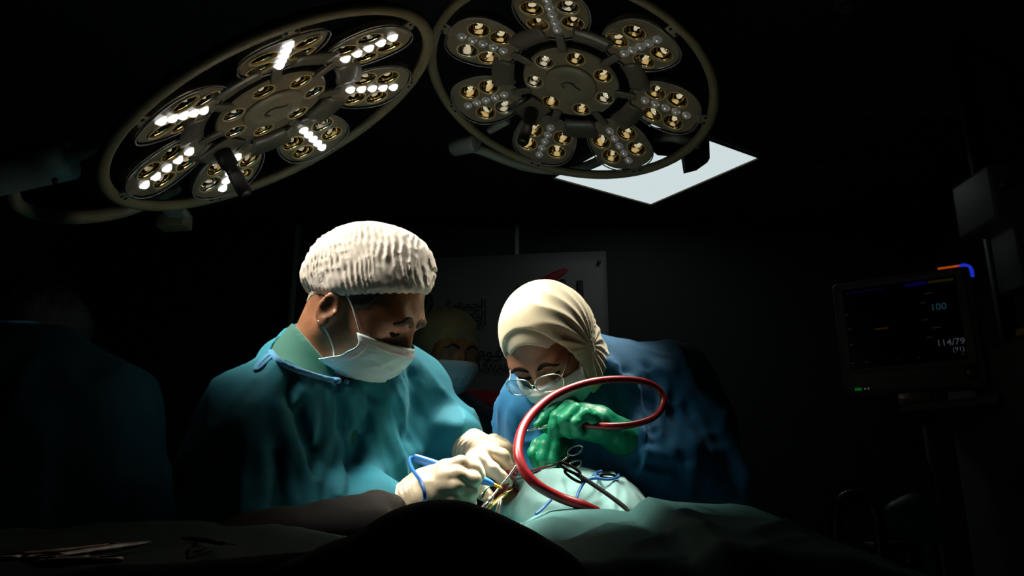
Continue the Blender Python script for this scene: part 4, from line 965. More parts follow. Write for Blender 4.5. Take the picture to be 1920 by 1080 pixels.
# large darker drape towards the camera and to the right
SIL = [(905, 1012), (930, 1003), (960, 989), (1000, 968), (1030, 956), (1090, 951), (1150, 954), (1182, 960), (1196, 946), (1215, 931), (1240, 936), (1262, 940), (1310, 943), (1362, 946), (1420, 966), (1470, 980), (1530, 1000), (1590, 1030), (1640, 1055), (1710, 1082), (1800, 1110)]
YR = 1.20
SX = np.array([W(px, py, YR)[0] for px, py in SIL]); SZ = np.array([W(px, py, YR)[2] for px, py in SIL])
def line_w(x, y, a, b, w):
    a, b = np.array(a), np.array(b); d = b - a; L = np.linalg.norm(d); d = d / L; qx, qy = x - a[0], y - a[1]; s = qx * d[0] + qy * d[1]; n = -qx * d[1] + qy * d[0]
    e = np.clip((s + .03) / .06, 0, 1) * np.clip((L + .03 - s) / .06, 0, 1); return e * np.exp(-np.abs(n / w) ** 1.2)
GP = lambda px, py, Y: W(px, py, Y)[:2]
CREASE = [(GP(1185, 966, 1.17), GP(990, 1075, .86), .020, -.014), (GP(1192, 962, 1.18), GP(1010, 1078, .88), .014, .010), (GP(1300, 992, 1.05), GP(1165, 1080, .82), .016, .010), (GP(1290, 992, 1.05), GP(1150, 1080, .82), .012, -.008),
          (GP(1375, 960, 1.17), GP(1500, 1010, 1.10), .02, .010), (GP(1300, 985, 1.08), GP(1490, 1005, 1.02), .016, -.010), (GP(1110, 985, 1.1), GP(1060, 1005, 1.0), .02, -.008), (GP(1500, 1010, 1.0), GP(1420, 1080, .85), .02, .008)]
NU, NV = 260, 150
DX, DY = np.meshgrid(-.065 + 1.32 * np.linspace(0, 1, NU), .70 + .72 * np.linspace(0, 1, NV), indexing='ij')
DZ = np.interp(DX, SX, SZ); back = np.maximum(0, DY - YR)
DZ = DZ - .10 * np.maximum(0, YR - DY) - 6.0 * back ** 2 - .35 * back
for a, b, w, A in CREASE: DZ = DZ + 1.25 * A * line_w(DX, DY, a, b, w)
pp = np.stack([DX.ravel(), DY.ravel(), np.full(DX.size, .3)], 1).astype(np.float32); soft = (1 - np.exp(-((DY - YR) / .05) ** 2))
DZ = DZ + soft * (.006 * vnoise(pp, (7, 9, 1), 2) + .005 * crease(pp, (9, 6, 1), 5) + .003 * crease(pp @ np.array([[.8, .6, 0], [-.6, .8, 0], [0, 0, 1]], np.float32), (16, 5, 1), 8)).reshape(DX.shape)
DZ = DZ - 14 * np.maximum(0, .80 - DY) ** 2 - 6 * np.maximum(0, .74 - DY) - 15 * np.maximum(0, DX - 1.05) ** 2 - 8 * np.maximum(0, -DX) ** 2
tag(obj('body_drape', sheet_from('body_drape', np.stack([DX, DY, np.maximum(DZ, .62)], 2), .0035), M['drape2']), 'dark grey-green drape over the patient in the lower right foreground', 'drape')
# black cloth mound right in front
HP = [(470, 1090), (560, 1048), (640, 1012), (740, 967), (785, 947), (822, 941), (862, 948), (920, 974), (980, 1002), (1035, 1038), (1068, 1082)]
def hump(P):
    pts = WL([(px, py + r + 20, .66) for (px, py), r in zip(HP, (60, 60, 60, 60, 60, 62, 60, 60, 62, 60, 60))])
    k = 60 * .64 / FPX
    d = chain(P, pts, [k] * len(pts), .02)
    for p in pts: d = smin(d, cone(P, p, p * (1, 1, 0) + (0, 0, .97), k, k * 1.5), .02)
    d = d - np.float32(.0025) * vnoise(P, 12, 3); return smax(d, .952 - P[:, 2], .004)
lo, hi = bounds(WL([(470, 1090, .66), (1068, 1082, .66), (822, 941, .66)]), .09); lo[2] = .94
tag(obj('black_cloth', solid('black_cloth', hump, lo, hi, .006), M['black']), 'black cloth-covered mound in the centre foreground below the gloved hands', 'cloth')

# ---------------------------------------------------------------- instrument table at the left
IX0, IX1 = -.92, .02; IZ = 1.062
t = thing('instrument_table', 'instrument table under the dark green cloth at the lower left', 'table', (-.45, .72, 0))
ITX = -.24
obj('table_top', box_bm(((IX0 + ITX) / 2, .72, .93), (ITX - IX0 - .06, .42, .03), .006), M['steel'], t)
for sx in (IX0 + .08, ITX - .08):
    for sy in (.54, .90): obj('leg', cyl_bm((sx, sy, 0), (sx, sy, .915), .014), M['steel'], t)
def tfar(x): return np.interp(x, [-1.0, -.72, -.5, -.38, -.25, 0], [.92, .96, 1.0, .99, .96, .94])
def tab_fn(u, v):
    x = IX0 + (IX1 - IX0) * u; far = tfar(x); ny = float(np.interp(x, [-.55, -.36, -.22, 0], [.46, .50, .76, .84])); y = ny + (far + .03 - ny) * v
    z = 1.088 + np.interp(x, [-1, -.7, -.45, -.3, 0], [.0, .006, .022, .024, -.03]) * (v ** 2) ; p = np.array([[x, y, .1]], np.float32)
    z += .004 * float(vnoise(p, (9, 11, 1), 4)[0]) + .003 * float(ridge(p, (14, 9, 1), 8)[0])
    if y > far: z -= 10 * (y - far)
    if y < ny + .05: z -= 3 * (ny + .05 - y)
    if u < .04: z -= 4 * (.04 - u)
    if u > .90: z -= 1.2 * (u - .90)
    return np.array([x, y, z])
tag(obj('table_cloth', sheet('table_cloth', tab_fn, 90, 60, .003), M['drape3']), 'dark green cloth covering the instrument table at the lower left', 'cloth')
obj_top = 1.0
t = None
# padding that carries the cloth
tag(obj('instrument_tray', box_bm(((IX0 + ITX) / 2, .72, 1.006), (ITX - IX0 - .10, .36, .12), .012), M['arm']), 'metal instrument tray hidden beneath the dark green table cloth', 'tray')
# near gown sleeve in deep shade, painted as an added brown-grey cloth
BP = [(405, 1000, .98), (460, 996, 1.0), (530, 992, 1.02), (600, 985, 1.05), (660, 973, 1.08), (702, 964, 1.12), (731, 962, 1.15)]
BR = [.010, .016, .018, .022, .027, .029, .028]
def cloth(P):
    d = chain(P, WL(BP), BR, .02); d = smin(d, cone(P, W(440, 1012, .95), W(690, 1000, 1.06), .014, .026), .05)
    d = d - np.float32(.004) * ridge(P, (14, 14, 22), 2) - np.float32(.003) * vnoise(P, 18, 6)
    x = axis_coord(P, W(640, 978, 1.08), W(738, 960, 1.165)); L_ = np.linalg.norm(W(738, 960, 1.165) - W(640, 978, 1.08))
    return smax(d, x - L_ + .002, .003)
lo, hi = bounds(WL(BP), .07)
tag(obj('shaded_sleeve', solid('shaded_sleeve', cloth, lo, hi, .004), M['brown']), 'near sleeve up to the cream glove, its deep shade painted as brown-grey cloth', 'cloth')

# instruments lying on the dark cloth
M['tool'] = mat('stained_steel', (0.16, 0.05, 0.04), 0.3, metal=.7, noise=(40, (0.30, 0.26, 0.24), 3))
def top_at(px, py):
    ray = _F + _R * (px - 960) / FPX + _U * (540 - py) / FPX; return CAM + ray * ((1.094 - CAM[2]) / ray[2])
def lying_clamp(pa, pb, lab, m=M['tool']):
    a, b = top_at(*pa), top_at(*pb); d = nrm(b - a); n = np.array([-d[1], d[0], 0]); L = np.linalg.norm(b - a); up = np.array([0, 0, .006])
    t = thing('clamp', lab, 'clamp', a, 'clamps on the instrument table')
    for s in (-1, 1):
        obj('arm', tube_bm([a + up, a + d * L * .28 + n * s * .004 + up, a + d * L * .62 + n * s * .010 + up, a + d * L * .84 + n * s * .016 + up], [.0022, .0036, .003, .003], sub=5, sides=8), m, t)
        c = a + d * L * .92 + n * s * .016 + up; obj('finger_ring', tube_bm([c + .014 * math.cos(q) * d + .010 * math.sin(q) * n for q in np.linspace(0, 6.283, 20, endpoint=False)], .0024, sub=1, sides=8, closed=True), m, t)
    obj('pivot', lathe_bm([(.004, -.004), (.0045, 0), (.004, .004)], 12, c=a + d * L * .3 + up), m, t)
lying_clamp((278, 1030), (10, 1066), 'long reddish clamp lying across the dark green table cloth')
lying_clamp((60, 1076), (165, 1064), 'short dark clamp below the long reddish clamp at lower left')
a, b = top_at(345, 1021), top_at(415, 1031)
t = thing('scalpel_handle', 'dark slim handle lying on the table cloth near the sleeve painted dark with shade', 'scalpel', a)
obj('grip', tube_bm([a + (0, 0, .006), a * .5 + b * .5 + (0, 0, .007), b + (0, 0, .006)], [.003, .0055, .004], sub=5, sides=10, flat=.5), M['blackp'], t)
obj('blade', tube_bm([b + (0, 0, .006), b + nrm(b - a) * .03 + (0, 0, .006)], [.004, .0008], sub=1, sides=8, flat=.2), M['darksteel'], t)
a, b = top_at(352, 1064), top_at(388, 1046)
t = thing('tweezers', 'small dark tweezers lying on the cloth in front of the scalpel handle', 'tweezers', a)
for s in (-1, 1): obj('prong', tube_bm([b + (0, 0, .006), (a + b) / 2 + (s * .006, 0, .009), a + (s * .001, 0, .006)], [.0025, .0035, .001], sub=5, sides=8, flat=.5), M['darksteel'], t)

# ---------------------------------------------------------------- things in the hands and at the incision
t = thing('cautery_pen', 'bright blue electrosurgical pen held in the near cream glove', 'pen', W(855, 885, 1.22))
pa, pb, pc, pd = W(776, 858, 1.245), W(896, 897, 1.245), W(925, 908, 1.25), W(936, 913, 1.252)
obj('barrel', tube_bm([pa, pa * .96 + pb * .04, pa * .5 + pb * .5, pb], [.0045, .0072, .0075, .0072], sub=5, sides=14), M['blue'], t)
obj('nose_cone', tube_bm([pb, pb * .4 + pc * .6, pc], [.0080, .0062, .0036], sub=4, sides=14), M['blue'], t)
obj('tip', tube_bm([pc, pd, pd * 1.5 - pc * .5], [.0030, .0024, .0010], sub=3, sides=10), M['yellow'], t)
obj('cord', tube_bm([pa] + WL([(769, 858, 1.235), (768, 866, 1.22), (776, 884, 1.16), (788, 901, 1.115), (795, 920, 1.10), (797, 938, 1.10), (796, 960, 1.09), (786, 985, 1.06)]), .0027, sub=8, sides=8), M['bluec'], t)

t = thing('suction_tube', 'red suction hose looping in front of the assistant with a steel tip', 'suction tube', W(1020, 930, 1.15))
hp = [(1120, 960, 1.20), (1090, 947, 1.19), (1050, 933, 1.19), (1012, 913, 1.18), (987, 889, 1.18), (973, 860, 1.19), (972, 832, 1.21), (982, 799, 1.24), (1006, 768, 1.27), (1046, 738, 1.30), (1105, 717, 1.33), (1165, 711, 1.36), (1212, 717, 1.38), (1239, 735, 1.39), (1243, 758, 1.385), (1226, 782, 1.375), (1185, 796, 1.365), (1140, 799, 1.36), (1105, 797, 1.37), (1075, 797, 1.385), (1040, 798, 1.392)]
hr = [.0080] * 5 + [.0080, .0079, .0078, .0077, .0074, .0070, .0066, .0064, .0063, .0063, .0063, .0063, .0063, .0062, .006, .006]
obj('hose', tube_bm(WL(hp), hr, sub=8, sides=14), M['hose'], t)
obj('handpiece', tube_bm(WL([(1042, 797, 1.39), (1022, 799, 1.385), (1008, 802, 1.38)]), [.0042, .0048, .0040], sub=4, sides=12), M['steel'], t)
obj('steel_tip', tube_bm(WL([(1008, 802, 1.38), (999, 805, 1.378), (988, 808, 1.375)]), [.0022, .0018, .0015], sub=4, sides=10), M['steel'], t)

def ring_scissors(lab, name, cat, rings, arms, shaft, m, rr, rt):
    t = thing(name, lab, cat, shaft[0])
    for (c, ax, ay) in rings:
        obj('finger_ring', tube_bm([c + math.cos(q) * ax + math.sin(q) * ay for q in np.linspace(0, 6.283, 26, endpoint=False)], rt, sub=1, sides=8, closed=True), m, t)
    for a in arms: obj('arm', tube_bm(a, rr, sub=5, sides=10), m, t)
    obj('shaft', tube_bm(shaft, [rr * 1.3] * (len(shaft) - 1) + [rr * .6], sub=5, sides=10), m, t)
    return t
def pxv(a, b, Y): return W(a[0] + b[0], a[1] + b[1], Y) - W(a[0], a[1], Y)
ring_scissors('steel ring-handled needle holder held by the green gloved fist', 'needle_holder', 'needle holder',
    [(W(1079, 844, 1.42), pxv((1079, 844), (13, -7), 1.42), pxv((1079, 844), (5, 6), 1.42)), (W(1078, 872, 1.42), pxv((1078, 872), (12, -7), 1.42), pxv((1078, 872), (4, 6), 1.42))],
    [WL([(1067, 851, 1.42), (1063, 858, 1.42), (1055, 864, 1.42), (1046, 868, 1.42)]), WL([(1067, 878, 1.42), (1058, 872, 1.42), (1046, 868, 1.42)])],
    WL([(1048, 867, 1.42), (1020, 877, 1.415), (985, 886, 1.40)]), M['steel'], .0021, .0022)
bc = [W(1068, 878, 1.30), W(1076, 893, 1.30)]
ring_scissors('long black clamp lying diagonally over the pale drape', 'long_clamp', 'clamp',
    [(bc[0], pxv((1068, 878), (20, 11), 1.30), pxv((1068, 878), (3, -4), 1.30)), (bc[1], pxv((1076, 893), (17, 11), 1.30), pxv((1076, 893), (3, -4), 1.30))],
    [WL([(1086, 888, 1.30), (1094, 898, 1.298)]), WL([(1090, 902, 1.30), (1098, 903, 1.298)])],
    WL([(1088, 893, 1.298), (1110, 907, 1.285), (1145, 931, 1.262), (1172, 952, 1.24), (1180, 963, 1.225)]), M['darksteel'], .0028, .0024)
t = thing('retractor', 'slim steel retractor rod slanting across the open incision', 'retractor', W(930, 920, 1.27), 'retractors at the incision')
obj('rod', tube_bm(WL([(968, 872, 1.31), (957, 889, 1.30), (938, 912, 1.29), (920, 935, 1.27)]), .0020, sub=5, sides=10), M['steel'], t)
obj('collar', cyl_bm(W(921, 934, 1.27), W(914, 943, 1.265), .0048), M['steel'], t)
obj('handle', tube_bm(WL([(915, 942, 1.265), (908, 950, 1.26), (900, 960, 1.255), (891, 972, 1.25)]), [.0036, .0050, .0046, .0036], sub=5, sides=12), M['steel'], t)
t = thing('retractor', 'blood-stained steel retractor bar running from incision to the green fist', 'retractor', W(1000, 888, 1.36), 'retractors at the incision')
obj('bar', tube_bm(WL([(957, 897, 1.315), (985, 889, 1.35), (1015, 880, 1.385), (1045, 872, 1.41)]), .0024, sub=5, sides=10), M['steel'], t)
obj('blood_film', tube_bm(WL([(985, 887, 1.35), (1005, 881, 1.37), (1028, 874, 1.39)]), [.0012, .0022, .0012], sub=5, sides=8), M['wound'], t)
t = thing('forceps', 'thin steel forceps standing on the drape edge below the incision', 'forceps', W(935, 970, 1.26))
for s in (-1, 1): obj('prong', tube_bm(WL([(941, 932, 1.275), (937 + 2 * s, 945, 1.27), (932 + 3 * s, 965, 1.262), (928 + 3 * s, 982, 1.255)]), [.0010, .0019, .0019, .0012], sub=5, sides=8), M['steel'], t)
t = thing('suture_clip', 'green tape loop with a steel clip beside the gloved thumb', 'clip', W(908, 925, 1.27))
obj('tape', tube_bm(WL([(917, 912, 1.265), (909, 920, 1.262), (905, 932, 1.262)]), [.003, .0042, .003], sub=5, sides=8, flat=.4), M['gauze'], t)
obj('clip', tube_bm(WL([(905, 925, 1.262), (902, 930, 1.26), (904, 935, 1.26)]), .0022, sub=4, sides=8), M['steel'], t)
gz = thing('gauze_strip', 'yellow stained gauze strip along the edge of the incision', 'gauze', W(940, 925, 1.30))
gp = WL([(952, 920, 1.302), (944, 928, 1.295), (934, 937, 1.285), (922, 947, 1.272), (910, 960, 1.262)])
obj('strip', tube_bm(gp, [.003, .006, .006, .005, .003], sub=5, sides=10, flat=.5), M['stain'], gz)
obj('fray', tube_bm(WL([(944, 926, 1.292), (955, 921, 1.29), (961, 917, 1.30)]), [.0012, .001, .0006], sub=5, sides=6), M['stain'], gz)
t = thing('blue_suction_cord', 'thin blue cord winding over the pale drape under the red hose', 'cord', W(1085, 935, 1.27))
obj('cord', tube_bm(WL([(1128, 883, 1.36), (1117, 888, 1.345), (1121, 896, 1.33), (1140, 899, 1.33), (1158, 895, 1.34), (1160, 890, 1.35)]), .0024, sub=8, sides=8), M['bluec'], t)
obj('cord', tube_bm(WL([(1122, 897, 1.33), (1108, 898, 1.315), (1096, 904, 1.30), (1086, 920, 1.285), (1080, 935, 1.272), (1070, 938, 1.27), (1060, 931, 1.27), (1048, 928, 1.262), (1035, 936, 1.25), (1018, 953, 1.235), (1005, 964, 1.22)]), .0024, sub=8, sides=8), M['bluec'], t)
obj('cord', tube_bm(WL([(985, 982, 1.215), (972, 988, 1.20), (958, 992, 1.19)]), .0024, sub=8, sides=8), M['bluec'], t)
t = thing('towel_clip', 'dark steel towel clip with ring on top of the pale drape', 'clip', W(1138, 893, 1.35))
obj('ring', tube_bm([W(1140, 893, 1.35) + math.cos(q) * pxv((1140, 893), (15, 1), 1.35) + math.sin(q) * pxv((1140, 893), (1, -3.5), 1.35) for q in np.linspace(0, 6.283, 24, endpoint=False)], .0022, sub=1, sides=8, closed=True), M['darksteel'], t)
obj('jaw', tube_bm(WL([(1125, 892, 1.35), (1116, 890, 1.345), (1108, 893, 1.335)]), [.002, .002, .001], sub=4, sides=8), M['steel'], t)

# ---------------------------------------------------------------- patient monitor at the right
M['case'] = mat('monitor_case', (0.13, 0.148, 0.13), 0.5, noise=(12, (0.118, 0.134, 0.118), 3), bump=(300, .1, .0005))
M['screen'] = mat('dark_screen', (0.004, 0.004, 0.006), 0.15, noise=(4, (0.005, 0.005, 0.007), 2))
def glow(name, col, s): return mat(name, (0.01, 0.01, 0.01), 0.4, emit=col, es=s)
TLm, TRm, BLm = W(1550, 530, 2.30), W(1812, 488, 2.08), W(1582, 742, 2.32)
ux = TRm - TLm; ux[2] = 0; mw = np.linalg.norm(ux); ux = nrm(ux); uz = np.array([0, 0, 1.0]); un = np.cross(ux, uz); mh = TLm[2] - BLm[2]
mo = BLm.copy(); mo[2] = TLm[2] - mh
t = thing('patient_monitor', 'patient monitor with dark screen reading 100 and 114/79 at the right', 'monitor', mo)
def mp(x, z, d=0.0): return mo + ux * x * mw + uz * z * mh + un * d
axm = [ux, un, uz]
obj('case', box_bm(mp(.5, .5, -.045), (mw, .10, mh), .018, axm, seg=3), M['case'], t)
scr = obj('screen', box_bm(mp(.49, .575, .0055), (mw * .80, .004, mh * .70), .001, axm), M['screen'], t, smooth=False)
for cx, cz, wx, wz in ((.49, .945, .90, .045), (.49, .20, .90, .045), (.065, .575, .05, .76), (.92, .575, .06, .76)):
    obj('bezel_bar', box_bm(mp(cx, cz, .006), (wx * mw, .014, wz * mh), .003, axm), M['case'], t, smooth=False)
obj('alarm_lamp', box_bm(mp(.855, 1.005, -.02), (mw * .15, .025, mh * .030), .002, axm), glow('orange_alarm', (1, .12, .01), .34), t, smooth=False)
obj('alarm_lamp', tube_bm([mp(.93, 1.003, -.008), mp(.965, 1.0, -.006), mp(.995, .97, -.006), mp(.998, .90, -.006)], .007, sub=4, sides=8), glow('blue_alarm', (.02, .05, 1), .45), t)
obj('status_bar', box_bm(mp(.62, .893, .008), (mw * .15, .001, mh * .030), 0, axm), glow('blue_status', (.01, .01, .6), .05), scr, smooth=False)
obj('status_bar', box_bm(mp(.79, .893, .008), (mw * .17, .001, mh * .022), 0, axm), glow('yellow_status', (.5, .4, .01), .015), scr, smooth=False)
obj('status_bar', box_bm(mp(.25, .893, .008), (mw * .28, .001, mh * .016), 0, axm), glow('dim_blue_status', (.01, .01, .4), .02), scr, smooth=False)
obj('reading', text_mesh('100', mp(.695, .650, .009), ux, uz, mh * .080), glow('cyan_digits', (.10, .42, .60), .055), scr, smooth=False)
wt = glow('white_digits', (.45, .5, .62), .06)
obj('reading', text_mesh('114/79', mp(.70, .350, .009), ux, uz, mh * .074), wt, scr, smooth=False)
obj('reading', text_mesh('(91)', mp(.80, .295, .009), ux, uz, mh * .052), wt, scr, smooth=False)
dimt = glow('dim_marks', (.4, .38, .3), .014); amb = glow('amber_mark', (.6, .25, .02), .02)
for x, z, w_ in ((.70, .80, .06), (.65, .725, .03), (.65, .58, .04), (.72, .505, .06), (.66, .43, .04), (.10, .70, .02), (.10, .57, .04), (.10, .43, .03), (.10, .27, .02), (.20, .27, .02), (.43, .27, .01), (.57, .27, .01), (.86, .27, .02)):
    obj('screen_mark', box_bm(mp(x, z, .0085), (mw * w_, .001, mh * .009), 0, axm), dimt, scr, smooth=False)
obj('screen_mark', box_bm(mp(.34, .545, .0085), (mw * .10, .001, mh * .014), 0, axm), amb, scr, smooth=False)
obj('power_light', box_bm(mp(.115, .045, .006), (mw * .05, .004, mh * .024), .001, axm), glow('green_power', (.01, .5, .06), .12), t, smooth=False)
for x in (.165, .19): obj('indicator', box_bm(mp(x, .045, .006), (mw * .009, .004, mh * .012), 0, axm), glow('white_indicator', (.6, .6, .6), .12), t, smooth=False)
for k in range(6): obj('button', box_bm(mp(.36 + .085 * k, .115, .006), (mw * .055, .006, mh * .035), .002, axm), M['web'], t, smooth=False)
obj('dial', lathe_bm([(.018, 0), (.018, .012), (.014, .016), (.002, .016)], 24, axis=un, c=mp(.90, .12, .004)), M['web'], t)
obj('mount', box_bm(mp(.5, -.03, -.06), (.10, .08, .05), .006, axm), M['web'], t)
obj('cable', tube_bm([mp(.55, -.02, -.06)] + WL([(1700, 790, 2.2), (1720, 840, 2.2), (1745, 890, 2.2), (1752, 960, 2.2), (1760, 1100, 2.2)]), .007, sub=6, sides=8), M['blackp'], t)
# trolley and anaesthesia machine that carry it
tl = thing('monitor_trolley', 'grey shelf bar and post carrying the patient monitor', 'trolley', (mp(.7, -.1)[0], mp(.7, -.1)[1], 0))
sa, sb = W(1702, 768, 2.24), W(1884, 750, 2.08); sv = nrm(sb - sa)
obj('shelf', box_bm((sa + sb) / 2 + un * -.08, (np.linalg.norm(sb - sa), .26, .022), .004, [sv, nrm(np.cross([0, 0, 1], sv)), [0, 0, 1]]), M['case'], tl, smooth=False)
obj('shelf_hook', box_bm(W(1728, 790, 2.22), (.05, .05, .02), .004), M['blackp'], tl, smooth=False)
pb_ = mp(.55, -.1, -.12); obj('post', cyl_bm((pb_[0], pb_[1], .05), (pb_[0], pb_[1], mo[2] + .12), .022), M['case'], tl)
obj('post_arm', box_bm((pb_[0], pb_[1], mo[2] + .1) + un * .05, (.08, .09, .06), .004, axm), M['case'], tl)
obj('base', lathe_bm([(.24, 0), (.24, .03), (.05, .06)], 28, c=(pb_[0], pb_[1], 0)), M['case'], tl)
am = thing('anaesthesia_machine', 'tall grey anaesthesia machine cut by the right edge', 'machine', (W(1950, 800, 2.0)[0], 2.05, 0))
mc = W(1895, 632, 2.0)
obj('cabinet', box_bm((mc[0] + .25, 2.12, mc[2] / 2), (.5, .45, mc[2]), .02), M['case'], am)
obj('top_lamp', box_bm((W(1915, 622, 2.0)[0], 1.98, mc[2] + .012), (.03, .05, .026), .006), M['yellow'], am)
for k, zz in enumerate((.25, .5, .75)): 
    dd = obj('drawer', box_bm((mc[0] + .25, 1.893, zz), (.44, .02, .21), .006), M['case'], am, smooth=False)
    obj('handle', box_bm((mc[0] + .25, 1.878, zz + .05), (.2, .014, .02), .004), M['web'], dd, smooth=False)
ub = thing('pendant_box', 'dark hanging equipment box at the upper right edge', 'equipment box', W(1890, 360, 2.1))
q0, q1 = W(1846, 306, 2.1), W(1866, 410, 2.1)
obj('housing', box_bm((q0[0] + .16, 2.2, (q0[2] + q1[2]) / 2), (.30, .2, q0[2] - q1[2]), .012), M['case'], ub)
obj('column', cyl_bm((q0[0] + .20, 2.42, 0), (q0[0] + .20, 2.42, ZC), .03), M['blackp'], ub)
obj('column_bracket', box_bm((q0[0] + .20, 2.34, (q0[2] + q1[2]) / 2), (.06, .14, .08), .006), M['web'], ub)
obj('knob', cyl_bm(W(1886, 345, 2.09), W(1886, 345, 2.05), .012), M['blackp'], ub)
obj('lower_box', box_bm(W(1915, 470, 2.1) + (.03, .05, 0), (.09, .12, .22), .008), M['case'], ub)

# breathing circuit low at the right
M['rubber'] = mat('black_rubber', (0.012, 0.012, 0.012), 0.35, noise=(30, (0.009, 0.009, 0.009), 2))
t = thing('breathing_hose', 'black corrugated breathing hose arching up beside the drape at the right', 'hose', W(1600, 1000, 1.6))
pth = catmull(WL([(1572, 1100, 1.6), (1569, 1010, 1.6), (1570, 965, 1.6), (1585, 936, 1.6), (1612, 932, 1.6), (1635, 950, 1.6), (1648, 985, 1.6), (1652, 1020, 1.58), (1660, 1100, 1.56)]), 12)
obj('hose', tube_bm(pth, [.0135 + .0018 * (k % 2) for k in range(len(pth))], sub=1, sides=12), M['rubber'], t)
obj('connector', cyl_bm(W(1648, 985, 1.6), W(1650, 1008, 1.595), .018), M['blackp'], t)
t = thing('breathing_bag', 'dim green breathing bag beyond the dark drape at the right', 'breathing bag', W(1718, 985, 1.7))
bg = [W(1690, 975, 1.7), W(1715, 972, 1.7), W(1745, 985, 1.7)]
def bag(P): return smin(chain(P, bg, [.034, .044, .036], .03), cone(P, bg[2], W(1735, 1010, 1.7), .03, .018), .03) - np.float32(.003) * ridge(P, (14, 14, 14), 2)
lo, hi = bounds(bg, .09); obj('bag', solid('bag', bag, lo, hi, .005), mat('green_rubber', (.01, .16, .12), .45, noise=(12, (.008, .14, .10), 3)), t)
obj('neck', cyl_bm(W(1733, 1002, 1.7), W(1738, 1025, 1.68), .020), M['bluec'], t)
t = thing('blue_breathing_tube', 'pale blue tube hanging down from the green breathing bag', 'tube', W(1740, 1030, 1.68))
pth = catmull(WL([(1737, 1020, 1.68), (1743, 1050, 1.66), (1752, 1090, 1.64), (1760, 1140, 1.62)]), 8)
obj('tube', tube_bm(pth, [.015 + .0012 * (k % 2) for k in range(len(pth))], sub=1, sides=12), mat('pale_blue_tube', (.10, .17, .34), .4, noise=(20, (.09, .15, .30), 2)), t)
t = thing('absorber_block', 'black valve block with small metal fittings low at the right', 'valve block', W(1690, 1050, 1.7))
obj('block', box_bm(W(1690, 1062, 1.72), (.13, .10, .10), .014), M['blackp'], t)
for px, py in ((1643, 1017), (1682, 1043), (1698, 1043), (1700, 1052), (1720, 1063)): obj('fitting', cyl_bm(W(px, py, 1.66), W(px + 6, py, 1.66), .0035), M['steel'], t)
obj('foot', box_bm((W(1690, 1062, 1.72)[0], 1.75, W(1690, 1062, 1.72)[2] / 2 - .03), (.05, .05, W(1690, 1062, 1.72)[2] - .06), .006), M['blackp'], t)

# ---------------------------------------------------------------- banner on the back wall
M['paper'] = mat('banner_paper', (0.24, 0.236, 0.222), 0.55, noise=(5, (0.22, 0.216, 0.205), 3))
M['ink'] = mat('black_ink', (0.012, 0.012, 0.012), 0.6, noise=(30, (0.010, 0.010, 0.010), 2))
M['redink'] = mat('red_ink', (0.42, 0.012, 0.015), 0.6, noise=(30, (0.38, 0.010, 0.012), 2))
BY = Y1 - .075
bx0, bx1 = W(785, 600, BY)[0], W(1141, 600, BY)[0]; bz1 = W(1138, 470, BY)[2]; bz0 = W(1145, 748, BY)[2]
bn = thing('banner', 'white banner with black Arabic lettering and red stroke on the back wall', 'banner', ((bx0 + bx1) / 2, BY, bz0))
def ban(u, v):
    x = bx0 + (bx1 - bx0) * u; z0 = bz0 - .30; zt = bz1 - .05 * (1 - u); return np.array([x, BY - .006 * math.sin(u * 9 + v * 2), z0 + (zt - z0) * v])
obj('sheet', sheet('sheet', ban, 30, 14, .002), M['paper'], bn)
obj('red_band', sheet('red_band', lambda u, v: ban(u, v * .30) - (0, .003, 0), 30, 5, .0008), M['redink'], bn)
def bp(px, py): return W(px, py, BY - .012)
def stroke(pts, r, m=None):
    bm = tube_bm([bp(*p) for p in pts], r, sub=5, sides=10)
    for v in bm.verts: v.co.y = BY - .012 + (v.co.y - BY + .012) * .12
    obj('emblem_stroke', bm, m or M['ink'], bn)
stroke([(1002, 532), (1020, 527), (1042, 516), (1063, 505)], [.008, .024, .026, .012], M['redink'])
obj('emblem_dot', lathe_bm([(.022, 0), (.022, .003), (.002, .003)], 20, axis=(0, -1, 0), c=bp(1054, 530)), M['ink'], bn)
obj('emblem_dot', lathe_bm([(.018, 0), (.018, .003), (.002, .003)], 20, axis=(0, -1, 0), c=bp(972, 541)), M['ink'], bn)
stroke([(1087, 526), (1088, 550), (1090, 576)], .019)
stroke([(1042, 556), (1055, 547), (1068, 549), (1076, 562), (1074, 580)], [.014, .026, .026, .022, .016])
obj('pin', lathe_bm([(.012, 0), (.012, .008), (.003, .010)], 14, axis=(0, -1, 0), c=bp(1123, 492)), M['blackp'], bn)
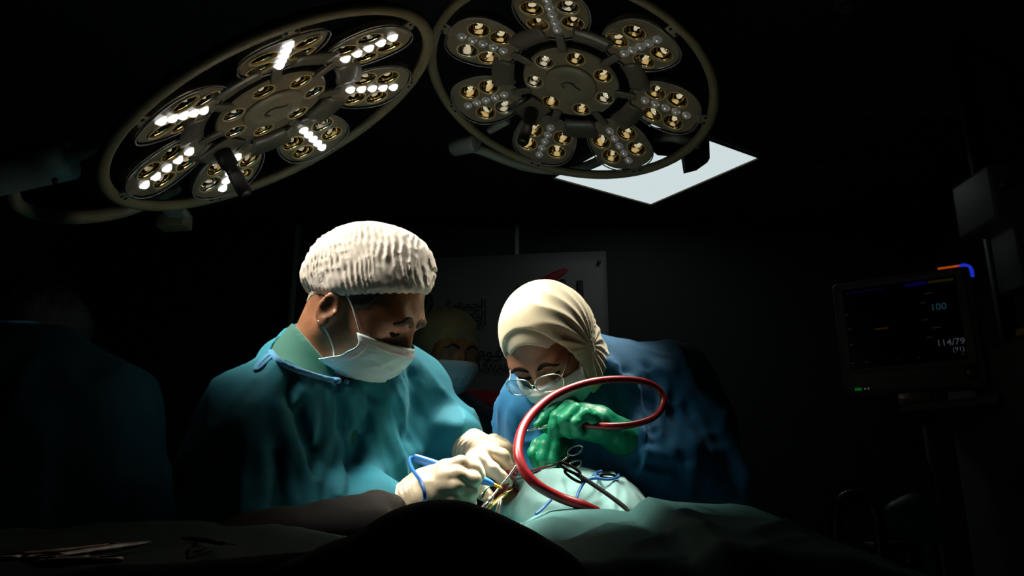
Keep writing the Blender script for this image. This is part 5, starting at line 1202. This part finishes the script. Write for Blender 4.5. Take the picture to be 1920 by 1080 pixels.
stroke([(795, 548), (800, 562), (797, 580)], .006); stroke([(804, 548), (811, 565), (806, 586)], .006)
def words(txt, px, py, hgt, align='RIGHT'):
    obj('lettering', text_mesh(txt, bp(px, py), (1, 0, 0), (0, 0, 1), hgt, .001, align), M['ink'], bn, smooth=False)
words('\uFE94\uFEF4\uFECC\uFEE4\uFEA0\uFEDF\u0627', 912, 578, .078)
words('\uFE94\uFEF4\uFE98\uFEF3\uFEEE\uFEDC\uFEDF\u0627', 912, 596, .072)
words('\uFE94\uFE9B\uFE8E\uFECF\uFEFA\uFEDF', 912, 612, .072)
words('\u0645\uFEEE\u0640\uFEDB', 946, 670, .098)
words('KUWAIT', 962, 696, .062)

# wall switch plate and a dark stool back
t = thing('wall_switch', 'pale double switch plate on the dark wall behind the surgeon', 'switch', W(340, 820, Y1 - .01))
cc = W(340, 820, Y1 - .012); obj('plate', box_bm(cc, (.15, .014, .13), .004), M['case'], t)
for s in (-1, 1): obj('rocker', box_bm(cc + (s * .03, -.009, 0), (.045, .008, .07), .003), M['door'], t, smooth=False)
sc_ = W(272, 905, 2.05)
t = thing('stool', 'dark padded stool half hidden between the two gowned people at left', 'stool', (sc_[0] - .05, sc_[1], 0))
obj('backrest', box_bm(sc_ + (-.04, 0, 0), (.16, .06, .16), .028, seg=4), M['blackp'], t)
obj('back_post', tube_bm([sc_ + (-.04, .02, -.05), (sc_[0] - .04, sc_[1] + .03, .7), (sc_[0] - .04, sc_[1], .55)], .014), M['arm'], t)
obj('seat', lathe_bm([(.16, .54), (.175, .56), (.175, .60), (.15, .62)], 28, c=(sc_[0] - .04, sc_[1] - .12, 0)), M['blackp'], t)
obj('column', cyl_bm((sc_[0] - .04, sc_[1] - .12, .06), (sc_[0] - .04, sc_[1] - .12, .55), .025), M['arm'], t)
for k in range(5):
    a = k * 1.2566; c0 = np.array([sc_[0] - .04, sc_[1] - .12, .06]); obj('leg', tube_bm([c0, c0 + (.24 * math.cos(a), .24 * math.sin(a), -.035)], [.018, .012], sub=1, sides=8), M['arm'], t)
